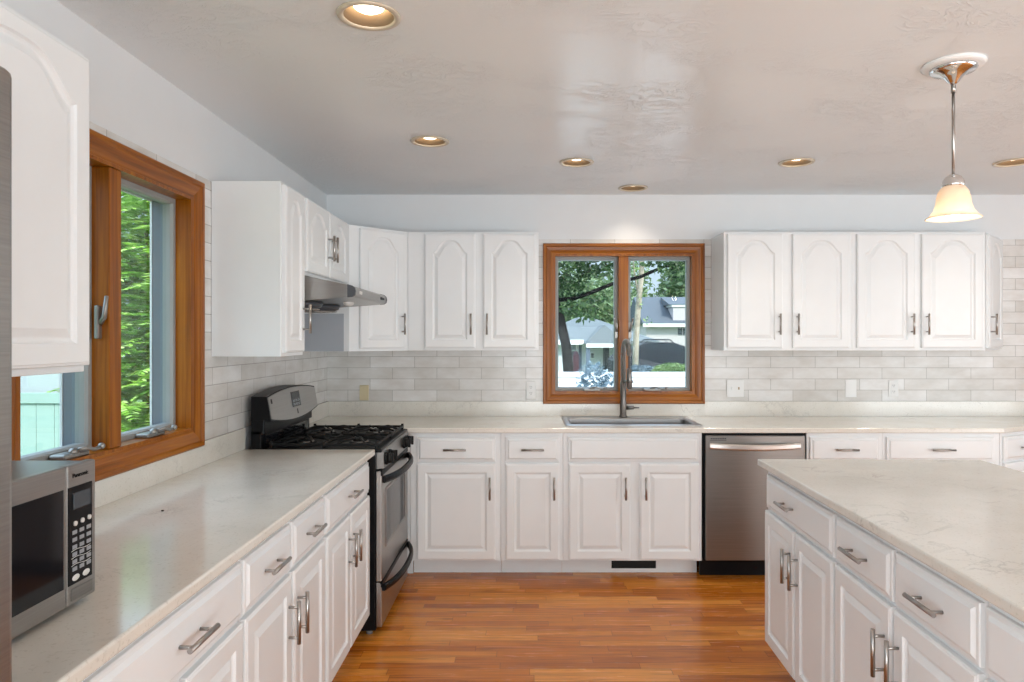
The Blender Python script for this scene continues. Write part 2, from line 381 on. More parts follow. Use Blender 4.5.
WZ0, WZ1 = 1.0, 2.105                 # outside edges of both window casings
BX0, BX1 = 0.118, 1.232               # back window casing, along X
LY0, LY1 = 1.800, 2.930               # left window casing, along Y
def wall_with_hole(name, u0, u1, h0, h1, z0, z1, fn_box):
    m = MB()
    for a in ((u0, h0, 0, H), (h1, u1, 0, H), (h0, h1, 0, z0), (h0, h1, z1, H)): fn_box(m, *a)
    return struct(m.build(name, M['wall']))
wbk = wall_with_hole('wall_back', XL-0.15, XR+0.15, BX0+0.05, BX1-0.05, WZ0+0.05, WZ1-0.05, lambda m, a, b, c, d: m.box(a, b, YB, YB+0.15, c, d))
wlf = wall_with_hole('wall_left', YR, YB, LY0+0.05, LY1-0.05, WZ0+0.05, WZ1-0.05, lambda m, a, b, c, d: m.box(XL-0.15, XL, a, b, c, d))
struct(MB().box(XR, XR+0.15, YR, YB, 0, H).build('wall_right', M['wall']))
struct(MB().box(XL-0.15, XR+0.15, YR-0.15, YR, 0, H).build('wall_rear', M['wall']))
# tile sheets, 8 mm
T0, T1 = 1.016, 2.135
def sheet(u0, u1, h0, h1, put, name, mat, parent):
    m = MB()
    for a in ((u0, h0, T0, T1), (h1, u1, T0, T1), (h0, h1, WZ1-0.04, T1)): put(m, *a)
    return m.build(name, mat, parent)
sheet(XL, 3.9, BX0+0.03, BX1-0.03, lambda m, a, b, c, d: m.box(a, b, YB-0.008, YB, c, d), 'tile_backsplash', M['tile_back'], wbk)
sheet(0.88, YB-0.008, LY0+0.03, LY1-0.03, lambda m, a, b, c, d: m.box(XL, XL+0.008, a, b, c, d), 'tile_backsplash', M['tile_left'], wlf)
struct(MB().box(XR-0.012, XR, YR, YB, 0, 0.09).build('baseboard_right', M['paint']))
struct(MB().box(3.9, XR, YB-0.012, YB, 0, 0.09).build('baseboard_back', M['paint']))

# unseen door and window frames on closed walls, added around the fill lights
def rectloop(x0, x1, z0, z1, i, y): return [(x0+i, y, z0+i), (x1-i, y, z0+i), (x1-i, y, z1-i), (x0+i, y, z1-i)]
r = empty('added_door', (1.7, YR, 0), PI); struct(r)
m = MB().loops([rectloop(-2.2, 2.2, 0.0, 2.4, i, y) for i, y in ((0, 0), (0, -0.03), (0.09, -0.03), (0.09, 0))], closed=True)
m.build('door_frame', M['paint'], r)
for k in (-0.7, 0.7): MB().box(k-0.04, k+0.04, -0.03, 0, 0.09, 2.31).build('stile', M['paint'], r)
r = empty('added_window', (XR, 0.6, 0), -PI/2); struct(r)  # frame alone on the solid wall, added to surround the right-hand fill
MB().loops([rectloop(-1.8, 1.8, 0.3, 2.4, i, y) for i, y in ((0, 0), (0, -0.03), (0.09, -0.03), (0.09, 0))], closed=True).build('window_frame', M['paint'], r)

# ------------------------------------------------------------------ windows (local: room side -y, width along x)
def window(name, loc, rz, w, mull, casing_mats, cranks, latch):
    root = struct(empty(name, loc, rz)); z0, z1 = WZ0, WZ1
    prof = [(0, 0), (0, -0.024), (0.004, -0.028), (0.018, -0.028), (0.024, -0.020), (0.045, -0.017), (0.058, -0.013), (0.064, -0.010), (0.073, -0.010), (0.073, 0)]
    lp = [rectloop(0, w, z0, z1, i, y) for i, y in prof]
    # level and upright members meet in mitres, each with its own grain direction
    for mat, sides, nm_ in ((M['oak_h'], (0, 2), 'casing_rail'), (M['oak_v'], (1, 3), 'casing_stile')):
        for sd in sides:
            m = MB(); b = m.b
            A = [b.verts.new(l[sd]) for l in lp]; B = [b.verts.new(l[(sd+1) % 4]) for l in lp]
            n = len(lp)
            for k in range(n): b.faces.new((A[k], A[(k+1) % n], B[(k+1) % n], B[k]))
            b.faces.new(A); b.faces.new(B[::-1])
            m.build(nm_, mat, root)
    ji = 0.050
    m = MB().loops([rectloop(0, w, z0, z1, i, y) for i, y in ((ji, -0.009), (0.085, -0.009), (0.085, 0.0965), (ji, 0.0965))], closed=True)
    m.build('jamb', M['oak_v'], root)
    MB().box(mull-0.034, mull+0.034, -0.004, 0.0965, z0+0.085, z1-0.085, 0.003).build('mullion', M['oak_v'], root)
    for a, b_ in ((0.085, mull-0.034), (mull+0.034, w-0.085)):
        s = MB().loops([rectloop(a, b_, z0+0.085, z1-0.085, i, y) for i, y in ((0, 0.055), (0.018, 0.055), (0.024, 0.065), (0.024, 0.095), (0, 0.095))], closed=True).build('sash', M['gasket'], root)
        MB().box(a+0.02, b_-0.02, 0.078, 0.082, z0+0.105, z1-0.105).build('window_pane', M['glass'], s)
        MB().loops([rectloop(a-0.03, b_+0.03, z0+0.06, z1-0.06, i, y) for i, y in ((0, 0.097), (0.030, 0.097), (0.030, 0.150), (0, 0.150))], closed=True).build('exterior_jamb', M['bakedvinyl'], root)
        MB().loops([rectloop(a-0.03, b_+0.03, z0+0.06, z1-0.06, i, y) for i, y in ((0, 0.150), (0.034, 0.150), (0.034, 0.158), (0, 0.158))], closed=True).build('exterior_casing', M['siding_trim'], root)
    for cx in cranks:
        zc = z0+0.085
        c = MB().box(cx-0.06, cx+0.06, 0.0, 0.05, zc, zc+0.016, 0.005)
        c.ball((cx, 0.012, zc+0.018), 0.018, 1.1, 0.8, 0.7)
        c.build('crank_housing', M['pewter'], root)
        MB().tube([(cx, 0.0, zc+0.024), (cx+0.02, -0.014, zc+0.028), (cx+0.06, -0.014, zc+0.016), (cx+0.085, -0.018, zc+0.02)], 0.006).ball((cx+0.09, -0.018, zc+0.022), 0.011).build('crank_handle', M['pewter'], root)
    for lx, sgn in latch:
        MB().box(lx-0.012, lx+0.012, 0.02, 0.034, 1.45, 1.56, 0.004).build('latch_plate', M['pewter'], root)
        MB().tube([(lx, 0.022, 1.50), (lx+sgn*0.004, 0.005, 1.52), (lx+sgn*0.018, -0.012, 1.59)], 0.007, radii=[0.009, 0.008, 0.006]).build('latch_lever', M['pewter'], root)
    return root
window('window_1', (BX0, YB, 0), 0, BX1-BX0, 0.557, None, (0.34, 0.76), ((0.51, -1), (0.604, 1)))
window('window_2', (XL, LY0, 0), PI/2, LY1-LY0, 0.530, None, (0.34, 0.80), ((0.485, -1),))

# ------------------------------------------------------------------ cabinet doors, drawers, handles (local: front is -y)
def shape_loop(x0, x1, z0, z1, si, ti, bi, arch, y, n=30, outer=False):
    """loop with the same vertex count for every inset; top follows a cathedral arch when arch > 0"""
    a, b, c, d = x0+si, x1-si, z0+bi, z1-ti
    pts = [(a, y, c), (b, y, c)]
    for k in range(n+1):
        u = 1-2*k/n; x = (a+b)/2+u*(b-a)/2
        drop = 0
        if arch > 0 and not outer:
            t = min(1, abs(u)/0.86); drop = arch*(0.5-0.5*math.cos(PI*abs(u)**1.6))
        pts.append((x, y, d-drop))
    return pts
def panel_door(x0, x1, z0, z1, parent, arch=0.0, name='door', T=0.020, rail=0.052, mat=None):
    m = MB(); n = 30 if arch else 2
    L = []
    def o(i, y): L.append(shape_loop(x0, x1, z0, z1, i, i, i, arch, y, n, True))
    def q(i, y): L.append(shape_loop(x0, x1, z0, z1, rail+i, (0.040 if arch else rail)+i, rail+i, arch, y, n))
    o(0, 0); o(0, -T+0.006); o(0.002, -T+0.003); o(0.006, -T+0.002); o(0.009, -T)
    q(0, -T); q(0.004, -T+0.006); q(0.010, -T+0.009); q(0.014, -T+0.009); q(0.034, -T+0.001); q(0.036, -T+0.001)
    m.loops(L, cap0=True, cap1=True)
    return m.build(name, mat or M['paint'], parent)
def drawer_front(x0, x1, z0, z1, parent, name='drawer'):
    m = MB(); T = 0.020
    L = [rectloop(x0, x1, z0, z1, i, y) for i, y in ((0, 0), (0, -0.010), (0.003, -0.013), (0.012, -0.0135), (0.022, -T), (0.024, -T))]
    m.loops(L, cap0=True, cap1=True); return m.build(name, M['paint'], parent)
HANDLES = 0
def handle(parent, x, z, vert, y=-0.020, ln=0.135, name='handle'):
    m = MB(); r = 0.0064; s = 0.048; h = ln/2; yo = y-0.032
    if vert:
        m.cyl((x, yo, z-h), (x, yo, z+h), r, seg=12)
        for k in (-s, s): m.cyl((x, y, z+k), (x, yo, z+k), 0.0045, seg=10)
    else:
        m.cyl((x-h, yo, z), (x+h, yo, z), r, seg=12)
        for k in (-s, s): m.cyl((x+k, y, z), (x+k, yo, z), 0.0045, seg=10)
    return m.build(name, M['nickel'], parent)

DZ0, DZ1 = 0.712, 0.858      # drawer fronts
OZ0, OZ1 = 0.122, 0.698      # doors
def base_cabinet(label, loc, rz, w, fronts, depth=0.6, toe=0.125, group=None, shell=True, outline=None, name='base_cabinet'):
    t = thing(name, label, 'cabinet', loc, rz, group)
    m = MB()
    if outline:
        m.prism(outline, XY, 0.112, 0.882)
    else:
        m.box(0, w, 0, 0.02, 0.112, 0.882)
        m.box(0, 0.016, 0.02, depth, 0.112, 0.882); m.box(w-0.016, w, 0.02, depth, 0.112, 0.882)
        m.box(0.016, w-0.016, 0.02, depth, 0.112, 0.128); m.box(0.016, w-0.016, depth-0.008, depth, 0.128, 0.882)
    m.build('body', M['paint'], t)
    if outline: MB().prism([(0.0, toe), (outline[1][0]-0.0, toe+0.0), (outline[1][0], toe+0.1), (0.0, toe+0.1)], XY, 0, 0.112).build('toe_kick', M['paint'], t)
    else: MB().box(0, w, toe, toe+0.02, 0, 0.112).build('toe_kick', M['paint'], t)
    for f in fronts:
        kind, a, b = f[0], f[1], f[2]
        if kind == 'drawer':
            d = drawer_front(a, b, DZ0, DZ1, t)
            if f[3] is not None: handle(d, f[3], (DZ0+DZ1)/2, False)
        elif kind == 'false':
            drawer_front(a, b, DZ0, DZ1, t, 'false_front')
        else:
            d = panel_door(a, b, OZ0, OZ1, t)
            if f[3] == 'l': handle(d, a+0.032, 0.555, True)
            if f[3] == 'r': handle(d, b-0.032, 0.555, True)
    return t

# left run: face plane X = -0.77, local x = world Y
FX = -0.768
def L(y): return y
def left_cab(label, y0, y1, fr):
    fr2 = []
    for f in fr:
        g = list(f); g[1] -= y0; g[2] -= y0
        if f[0] == 'drawer' and f[3] is not None: g[3] = f[3]-y0
        fr2.append(tuple(g))
    return base_cabinet(label, (FX, y0, 0), PI/2, y1-y0, fr2, depth=0.60, toe=0.08)
left_cab('white base cabinet beside the refrigerator, nearest end of the left counter run', 0.885, 1.162, [('drawer', 0.895, 1.152, 1.02), ('door', 0.895, 1.152, 'r')])
left_cab('white base cabinet near the microwave with one wide drawer over two doors', 1.165, 1.852, [('drawer', 1.178, 1.845, 1.548), ('door', 1.178, 1.524, 'r'), ('door', 1.540, 1.845, 'l')])
left_cab('white base cabinet mid left run with two small drawers over two doors', 1.855, 2.607, [('drawer', 1.862, 2.225, 2.042), ('drawer', 2.245, 2.597, 2.42), ('door', 1.862, 2.225, 'r'), ('door', 2.245, 2.597, 'l')])
left_cab('white base cabinet touching the black range, wide drawer over two doors', 2.61, 3.36, [('drawer', 2.626, 3.335, 2.98), ('door', 2.626, 2.965, 'r'), ('door', 2.982, 3.335, 'l')])
# back run: face plane Y = 4.185
FY = 4.185
def back_cab(label, x0, x1, fr, **kw):
    fr2 = []
    for f in fr:
        g = list(f); g[1] -= x0; g[2] -= x0
        if f[0] == 'drawer' and f[3] is not None: g[3] = f[3]-x0
        fr2.append(tuple(g))
    return base_cabinet(label, (x0, FY, 0), 0, x1-x0, fr2, depth=0.60, **kw)
back_cab('white base cabinet in the corner just right of the range, one drawer over one door', -0.695, -0.152, [('drawer', -0.655, -0.182, -0.425), ('door', -0.655, -0.184, 'r')])
back_cab('narrow white base cabinet left of the sink cabinet, one small drawer over one door', -0.150, 0.222, [('drawer', -0.122, 0.200, 0.040), ('door', -0.122, 0.200, 'r')])
sinkcab = back_cab('white sink base cabinet under the window with a plain false front over two doors', 0.224, 1.058, [('false', 0.253, 1.037), ('door', 0.257, 0.627, 'r'), ('door', 0.684, 1.040, 'l')])
back_cab('white base cabinet immediately right of the dishwasher, single drawer over a door', 1.690, 2.144, [('drawer', 1.706, 2.124, 1.915), ('door', 1.706, 2.124, 'r')])
back_cab('wide white base cabinet further right of the dishwasher, long drawer over two doors', 2.146, 2.850, [('drawer', 2.166, 2.812, 2.49), ('door', 2.166, 2.48, 'r'), ('door', 2.498, 2.812, 'l')])
base_cabinet('angled white base cabinet at the far right end of the back counter', (2.853, FY, 0), math.radians(26.57), 0.68,
             [('drawer', 0.022, 0.655, 0.24), ('door', 0.022, 0.655, 'l')], outline=[(0, 0), (0.68, 0), (0.815, 0.27), (0.273, 0.545)], toe=0.08)
# blind corner carcass behind the range
t = thing('corner_cabinet', 'blind white corner carcass carrying the counter behind the range', 'cabinet', (-1.37, 4.19, 0))
MB().box(0, 0.672, 0, 0.60, 0.112, 0.882).build('body', M['paint'], t); MB().box(0, 0.672, 0.1, 0.12, 0, 0.112).build('toe_kick', M['paint'], t)

# island (slightly turned)
IA = math.atan(0.0245); IR = -PI/2-IA
isl_far = Vector((1.0326, 3.10, 0)); dl = Vector((0.0245, 1, 0)).normalized(); dn = Vector((dl.y, -dl.x, 0))
def isl(a, b, z=0): return isl_far-dl*a+dn*b+Vector((0, 0, z))        # a = toward the camera, b = to the right
def island_cab(label, a0, a1, fr):
    fr2 = []
    for f in fr:
        g = list(f); g[1] -= a0; g[2] -= a0
        if f[0] == 'drawer' and f[3] is not None: g[3] = f[3]-a0
        fr2.append(tuple(g))
    return base_cabinet(label, isl(a0, 0.036), IR, a1-a0, fr2, depth=0.60, toe=0.08)
island_cab('white island cabinet at the far end nearest the dishwasher, wide drawer over two doors', 0.035, 0.766, [('drawer', 0.055, 0.757, 0.345), ('door', 0.045, 0.395, 'r'), ('door', 0.410, 0.757, 'l')])
island_cab('white island cabinet with two small drawers over a pair of doors, middle of the island', 0.768, 1.549, [('drawer', 0.776, 1.150, 0.962), ('drawer', 1.165, 1.540, 1.36), ('door', 0.776, 1.150, 'r'), ('door', 1.165, 1.540, 'l')])
island_cab('white island cabinet cut off by the right edge of the picture, nearest the viewer', 1.551, 2.25, [('drawer', 1.560, 2.238, 1.90), ('door', 1.560, 1.893, 'r'), ('door', 1.905, 2.238, 'l')])
t = thing('island_panel', 'white back panelling of the island under its overhang', 'panel', isl(0.035, 0.64), IR)
MB().box(0, 2.215, 0, 0.018, 0, 0.882).build('body', M['paint'], t)

# ------------------------------------------------------------------ countertops
def slab(name, polys, z0, z1, parent, rnd, skip=None):
    """polys: outlines sharing points; welded, extruded, then the top outer rim is rounded"""
    b = bmesh.new(); idx = {}
    def V(p):
        k = (round(p[0], 4), round(p[1], 4))
        if k not in idx: idx[k] = b.verts.new((p[0], p[1], z0))
        return idx[k]
    fs = [b.faces.new([V(p) for p in q]) for q in polys]
    g = bmesh.ops.extrude_face_region(b, geom=fs)
    for v in g['geom']:
        if isinstance(v, bmesh.types.BMVert): v.co.z = z1
    bmesh.ops.recalc_face_normals(b, faces=b.faces[:])
    es = [e for e in b.edges if len(e.link_faces) == 2 and e.calc_face_angle() > 0.5 and e.verts[0].co.z == e.verts[1].co.z and not (skip and skip(e))]
    bmesh.ops.bevel(b, geom=es, offset=rnd, segments=3, profile=0.5, affect='EDGES')
    m = MB(); m.b.free(); m.b = b
    return m.build(name, M['quartz'], parent)
t = thing('countertop', 'cream quartz countertop on the left run, carrying the microwave', 'countertop')
slab('slab', [[(XL+0.001, 0.88), (-0.732, 0.88), (-0.732, 3.368), (XL+0.001, 3.368)]], 0.884, 0.914, t, 0.006)
m = MB(); zl = WZ0-0.002
m.box(XL, XL+0.02, 0.88, LY0-0.002, 0.9145, T0, 0.001); m.box(XL, XL+0.02, LY0-0.002, LY1+0.002, 0.9145, zl); m.box(XL, XL+0.02, LY1+0.002, 3.368, 0.9145, T0, 0.001)
m.build('upstand', M['quartz'], t)
t = thing('countertop', 'cream quartz countertop along the back wall with the sink set into it', 'countertop')
HX0, HX1, HY0, HY1 = 0.262, 1.060, 4.285, 4.725
xa, yf, yb = XL+0.001, 4.155, YB-0.001
def bkskip(e): 
    return all(HX0-0.01 <= v.co.x <= HX1+0.01 and HY0-0.01 <= v.co.y <= HY1+0.01 for v in e.verts)
slab('slab', [[(xa, yf), (HX0, yf), (HX0, HY0), (HX0, HY1), (HX0, yb), (xa, yb)],
              [(HX0, yf), (HX1, yf), (HX1, HY0), (HX0, HY0)], [(HX0, HY1), (HX1, HY1), (HX1, yb), (HX0, yb)],
              [(HX1, yf), (2.86, yf), (3.50, 4.475), (3.50, yb), (HX1, yb), (HX1, HY1), (HX1, HY0)]], 0.884, 0.914, t, 0.005, bkskip)
m = MB()
m.box(XL, BX0-0.002, YB-0.02, YB-0.001, 0.9145, T0, 0.001); m.box(BX0-0.002, BX1+0.002, YB-0.02, YB, 0.9145, zl); m.box(BX1+0.002, 3.50, YB-0.02, YB, 0.9145, T0, 0.001)
m.box(XL, XL+0.02, 4.155, YB-0.02, 0.9145, T0, 0.001)
m.build('upstand', M['quartz'], t)
t = thing('countertop', 'cream quartz countertop of the island on the right', 'countertop')
P = [isl(0, 0), isl(2.28, 0), isl(2.28, 0.98), isl(0, 0.98)]
slab('slab', [[(p.x, p.y) for p in P]], 0.884, 0.914, t, 0.006)

# ------------------------------------------------------------------ wall cabinets
UZ0, UZ1 = 1.372, 2.138
def wall_cabinet(label, loc, rz, w, doors, h=UZ1-UZ0, z=UZ0, depth=0.303, arch=0.083, outline=None, group=None):
    t = thing('wall_cabinet', label, 'cabinet', (loc[0], loc[1], z), rz, group)
    m = MB()
    if outline: m.prism(outline, XY, 0, h)
    else: m.box(0, w, 0, depth, 0, h, 0.0015, 1)
    m.build('body', M['paint'], t)
    for a, b, s in doors:
        d = panel_door(a, b, 0.016, h-0.014, t, arch=arch)
        zc = 0.17
        if s == 'l': handle(d, a+0.026, zc, True)
        if s == 'r': handle(d, b-0.026, zc, True)
    return t
LX = XL+0.009+0.303
wall_cabinet('white wall cabinet with an arched door panel near the viewer, left of the side window', (LX, 0.89), PI/2, 0.79, [(0.006, 0.300, 'l'), (0.312, 0.785, 'l')], arch=0.085)
wall_cabinet('tall narrow white wall cabinet between the side window and the range hood', (LX, 3.028), PI/2, 0.297, [(0.014, 0.270, 'r')], arch=0.06)
wall_cabinet('short white wall cabinet with two arched doors above the range hood', (LX, 3.326), PI/2, 0.868, [(0.012, 0.386, 'r'), (0.398, 0.765, 'l')], h=UZ1-1.757, z=1.757, arch=0.06)
cw = wall_cabinet('white diagonal wall cabinet filling the corner right of the hood', (-1.068, 4.197), PI/4, 0.43, [(0.068, 0.395, 'r')], outline=None)
for o in list(cw.children):
    if o.name.startswith('body'):
        bpy.data.objects.remove(o)
R45 = Matrix.Rotation(-PI/4, 2)
def loc45(px, py, ox, oy):
    v = R45 @ Vector((px-ox, py-oy)); return (v.x, v.y)
pent = [(-1.068, 4.197), (-0.766, 4.499), (-0.766, YB-0.009), (XL+0.009, YB-0.009), (XL+0.009, 4.197)]
MB().prism([loc45(x, y, -1.068, 4.197) for x, y in pent], XY, 0, UZ1-UZ0).build('body', M['paint'], cw)
MB().prism([loc45(x, y, -1.068, 4.197) for x, y in ((XL+0.010, 4.1965), (-1.10, 4.1965), (-1.10, 4.194), (XL+0.010, 4.194))], XY, 0.001, 1.60-UZ0).build('side_panel', M['panel_grey'], cw)['label'] = 'grey side panel of the corner cabinet under the hood'  # thin grey-blue sheet over the lower part of the cabinet side
UY = YB-0.009-0.303
wall_cabinet('white wall cabinet with two arched doors left of the sink window', (-0.764, UY), 0, 0.846, [(0.110, 0.436, 'r'), (0.488, 0.825, 'l')])
wall_cabinet('white wall cabinet with two arched doors directly right of the sink window', (1.280, UY), 0, 0.829, [(0.020, 0.376, 'r'), (0.440, 0.806, 'l')])
wall_cabinet('white wall cabinet with two arched doors second right of the sink window', (2.110, UY), 0, 0.862, [(0.026, 0.400, 'r'), (0.444, 0.838, 'l')])
cw = wall_cabinet('white angled end wall cabinet with a very narrow looking door, right end of the row', (2.974, UY), PI/4, 0.43, [(0.024, 0.405, 'l')], outline=[loc45(x, y, 2.974, UY) for x, y in ((2.974, UY), (3.276, YB-0.009), (2.974, YB-0.009))])

# ------------------------------------------------------------------ range hood
t = thing('range_hood', 'slim stainless range hood under the short wall cabinet above the range', 'range hood', (XL+0.009, 3.345, 1.62))
Y0, Y1 = 0.0, 0.762
prof = [(0, 0.135), (0.30, 0.135), (0.35, 0.124), (0.533, 0.084), (0.545, 0.074), (0.545, 0.040), (0.533, 0.032), (0.04, 0.0), (0, 0.0)]
m = MB(); m.prism(prof, lambda u, v, d: (u, d, v), 0.012, Y1-0.012); m.build('body', M['steel'], t)
for a, b in ((0, 0.012), (Y1-0.012, Y1)):
    m = MB(); m.prism([(0, 0.135), (0.30, 0.135), (0.511, 0.090), (0.511, 0.030), (0.04, -0.004), (0, -0.004)], lambda u, v, d: (u, d, v), a, b); m.build('side_plate', M['steel'], t)
    m = MB(); m.prism([(0.511, 0.092), (0.533, 0.086), (0.546, 0.076), (0.550, 0.058), (0.546, 0.040), (0.533, 0.031), (0.511, 0.029)], lambda u, v, d: (u, d, v), a-0.001, b+0.004); m.build('end_cap', M['darkgrey'], t)
for yc in (0.21, 0.54):
    m = MB(); m.lathe([(0.02, 0.018), (0.13, 0.018), (0.12, -0.004), (0.09, -0.016), (0.03, -0.018)], (0.20, yc, -0.004), 32); m.build('fan_cover', M['darkgrey'], t)
    m = MB()
    for k in range(4):
        r_ = 0.03+0.026*k
        m.tube([(0.20+r_*math.cos(a), yc+r_*math.sin(a), -0.024+0.0012*k) for a in [2*PI*i/28 for i in range(29)]], 0.0022, 6)
    for k in range(6):
        a = PI*k/3; m.cyl((0.20, yc, -0.026), (0.20+0.115*math.cos(a), yc+0.115*math.sin(a), -0.020), 0.0022, seg=6)
    m.build('fan_guard', M['nickel'], t)
MB().ball((0.42, 0.38, 0.020), 0.028, 1, 1.6, 0.6).build('hood_bulb', M['white'], t)
MB().box(0.544, 0.549, 0.10, 0.15, 0.050, 0.066, 0.003).build('switch', M['silverkey'], t)
MB().box(0.544, 0.549, 0.60, 0.65, 0.050, 0.066, 0.003).build('switch', M['black'], t)
MB().box(0.544, 0.548, 0.66, 0.70, 0.052, 0.064, 0.003).build('switch', M['black'], t)

# ------------------------------------------------------------------ gas range  (local x = depth from wall, y along the wall)
t = thing('gas_range', 'black and stainless gas range between the left counter and the corner', 'range', (XL+0.01, 3.373, 0))
Wd = 0.754
MB().box(0.02, 0.640, 0, Wd, 0.03, 0.900, 0.004).build('body', M['black'], t)
MB().box(0.10, 0.668, 0.004, Wd-0.004, 0.895, 0.916, 0.006, 3).build('cooktop', M['black'], t)
m = MB(); m.prism([(0.640, 0.905), (0.658, 0.912), (0.672, 0.900), (0.676, 0.815), (0.640, 0.812)], lambda u, v, d: (u, d, v), 0.026, Wd-0.026); cp = m.build('control_panel', M['steel_dark'], t)
for yk in (0.075, 0.175, Wd-0.175, Wd-0.075):
    m = MB().cyl((0.672, yk, 0.856), (0.684, yk, 0.857), 0.031, 0.029, 20); m.cyl((0.684, yk, 0.857), (0.706, yk, 0.858), 0.026, 0.023, 20); m.box(0.700, 0.714, yk-0.007, yk+0.007, 0.832, 0.882, 0.003)
    m.build('knob', M['blackmatte'], cp)
dr = MB().box(0.640, 0.668, 0.006, Wd-0.006, 0.268, 0.806, 0.004).build('oven_door', M['steel'], t)
m = MB().loops([[(x, a, z) for a, z in ((0.10+i, 0.41+i), (Wd-0.10-i, 0.41+i), (Wd-0.10-i, 0.705-i), (0.10+i, 0.705-i))] for x, i in ((0.668, 0), (0.672, 0.002), (0.672, 0.014), (0.668, 0.018))]); m.build('window_trim', M['steel_dark'], dr)
MB().box(0.6675, 0.6695, 0.117, Wd-0.117, 0.427, 0.688).build('oven_window', M['blackglass'], dr)
def bowed(z, r, parent, xo, name='door_handle'):
    pts = []
    for k in range(21):
        u = -1+2*k/20; pts.append((xo+0.055*(1-abs(u)**2.6), Wd/2+u*(Wd/2-0.020), z))
    m = MB(); b = m.b; rings = []
    for p in pts:
        rings.append([b.verts.new((p[0]+dx, p[1], p[2]+dz)) for dx, dz in ((-0.009, -0.016), (0.004, -0.018), (0.011, -0.008), (0.011, 0.008), (0.004, 0.018), (-0.009, 0.016))])
    for A, B in zip(rings, rings[1:]):
        for i in range(6): b.faces.new((A[i], A[(i+1) % 6], B[(i+1) % 6], B[i]))
    b.faces.new(rings[0]); b.faces.new(rings[-1]); return m.build(name, M['black'], parent)
MB().box(0.660, 0.6705, 0.006, Wd-0.006, 0.780, 0.808, 0.003).build('door_trim', M['black'], dr)
bowed(0.762, 0.014, dr, 0.676)
ld = MB().box(0.640, 0.668, 0.006, Wd-0.006, 0.045, 0.262, 0.004).build('warming_drawer', M['steel'], t)
MB().box(0.660, 0.6705, 0.006, Wd-0.006, 0.238, 0.264, 0.003).build('door_trim', M['black'], ld)
bowed(0.235, 0.014, ld, 0.676, 'drawer_handle')
for yy in (0.05, Wd-0.05):
    for xx in (0.08, 0.60): MB().cyl((xx, yy, 0), (xx, yy, 0.03), 0.016, seg=12).build('foot', M['greyplastic'], t)
# backguard with a bowed stainless control face
m = MB().box(0.034, 0.085, 0.0, Wd, 0.85, 1.00, 0.004); m.box(0.034, 0.10, 0.0, Wd, 0.98, 1.160, 0.006); m.build('backguard', M['black'], t)
MB().box(0.085, 0.090, 0.05, Wd-0.05, 0.925, 0.975, 0.002).build('vent_panel', M['blackglass'], t)
top = []; bot = []
for k in range(25):
    u = -1+2*k/24; yk = Wd/2+u*(Wd/2-0.004+0.006)
    top.append((yk, 1.168+0.026*(1-u*u))); bot.append((yk, 1.052-0.032*(1-u*u)))
def facept(y, z, o=0): return (0.138-0.030*(z-1.02)/0.17+o, y, z)
m = MB(); b = m.b
fr = [b.verts.new(facept(y, z)) for y, z in top+bot[::-1]]; bk = [b.verts.new((0.036, y, z)) for y, z in top+bot[::-1]]
b.faces.new(fr); b.faces.new(bk[::-1]); n = len(fr)
for i in range(n): b.faces.new((fr[i], fr[(i+1) % n], bk[(i+1) % n], bk[i]))
m.build('backguard_housing', M['black'], t)
m = MB(); b = m.b
q = lambda lst, cy: [(Wd/2+(y-Wd/2)*0.975, z+cy) for y, z in lst]
pp = q(top, -0.006)+q(bot, 0.006)[::-1]
fr = [b.verts.new(facept(y, z, 0.0035)) for y, z in pp]; bk = [b.verts.new(facept(y, z, -0.001)) for y, z in pp]
b.faces.new(fr); n = len(fr)
for i in range(n): b.faces.new((fr[i], fr[(i+1) % n], bk[(i+1) % n], bk[i]))
cf = m.build('control_face', M['steel'], t)
def plate(y0, y1, z0, z1, o0, o1, nm_, mat, par):
    m = MB(); b = m.b
    A = [b.verts.new(facept(y, z, o0)) for y, z in ((y0, z0), (y1, z0), (y1, z1), (y0, z1))]; B = [b.verts.new(facept(y, z, o1)) for y, z in ((y0, z0), (y1, z0), (y1, z1), (y0, z1))]
    b.faces.new(A); b.faces.new(B)
    for i in range(4): b.faces.new((A[i], A[(i+1) % 4], B[(i+1) % 4], B[i]))
    return m.build(nm_, mat, par)
plate(0.325, 0.455, 1.085, 1.165, 0.003, 0.006, 'display', M['blackglass'], cf)
for k in range(3):
    for j in range(2): plate(0.338+k*0.038, 0.362+k*0.038, 1.094+j*0.018, 1.104+j*0.018, 0.006, 0.0072, 'button', M['greyplastic'], cf)
plate(0.030, 0.048, 1.130, 1.152, 0.003, 0.0045, 'badge', M['black'], cf)
plate(0.383, 0.397, 1.046, 1.072, 0.003, 0.0045, 'badge', M['black'], cf)
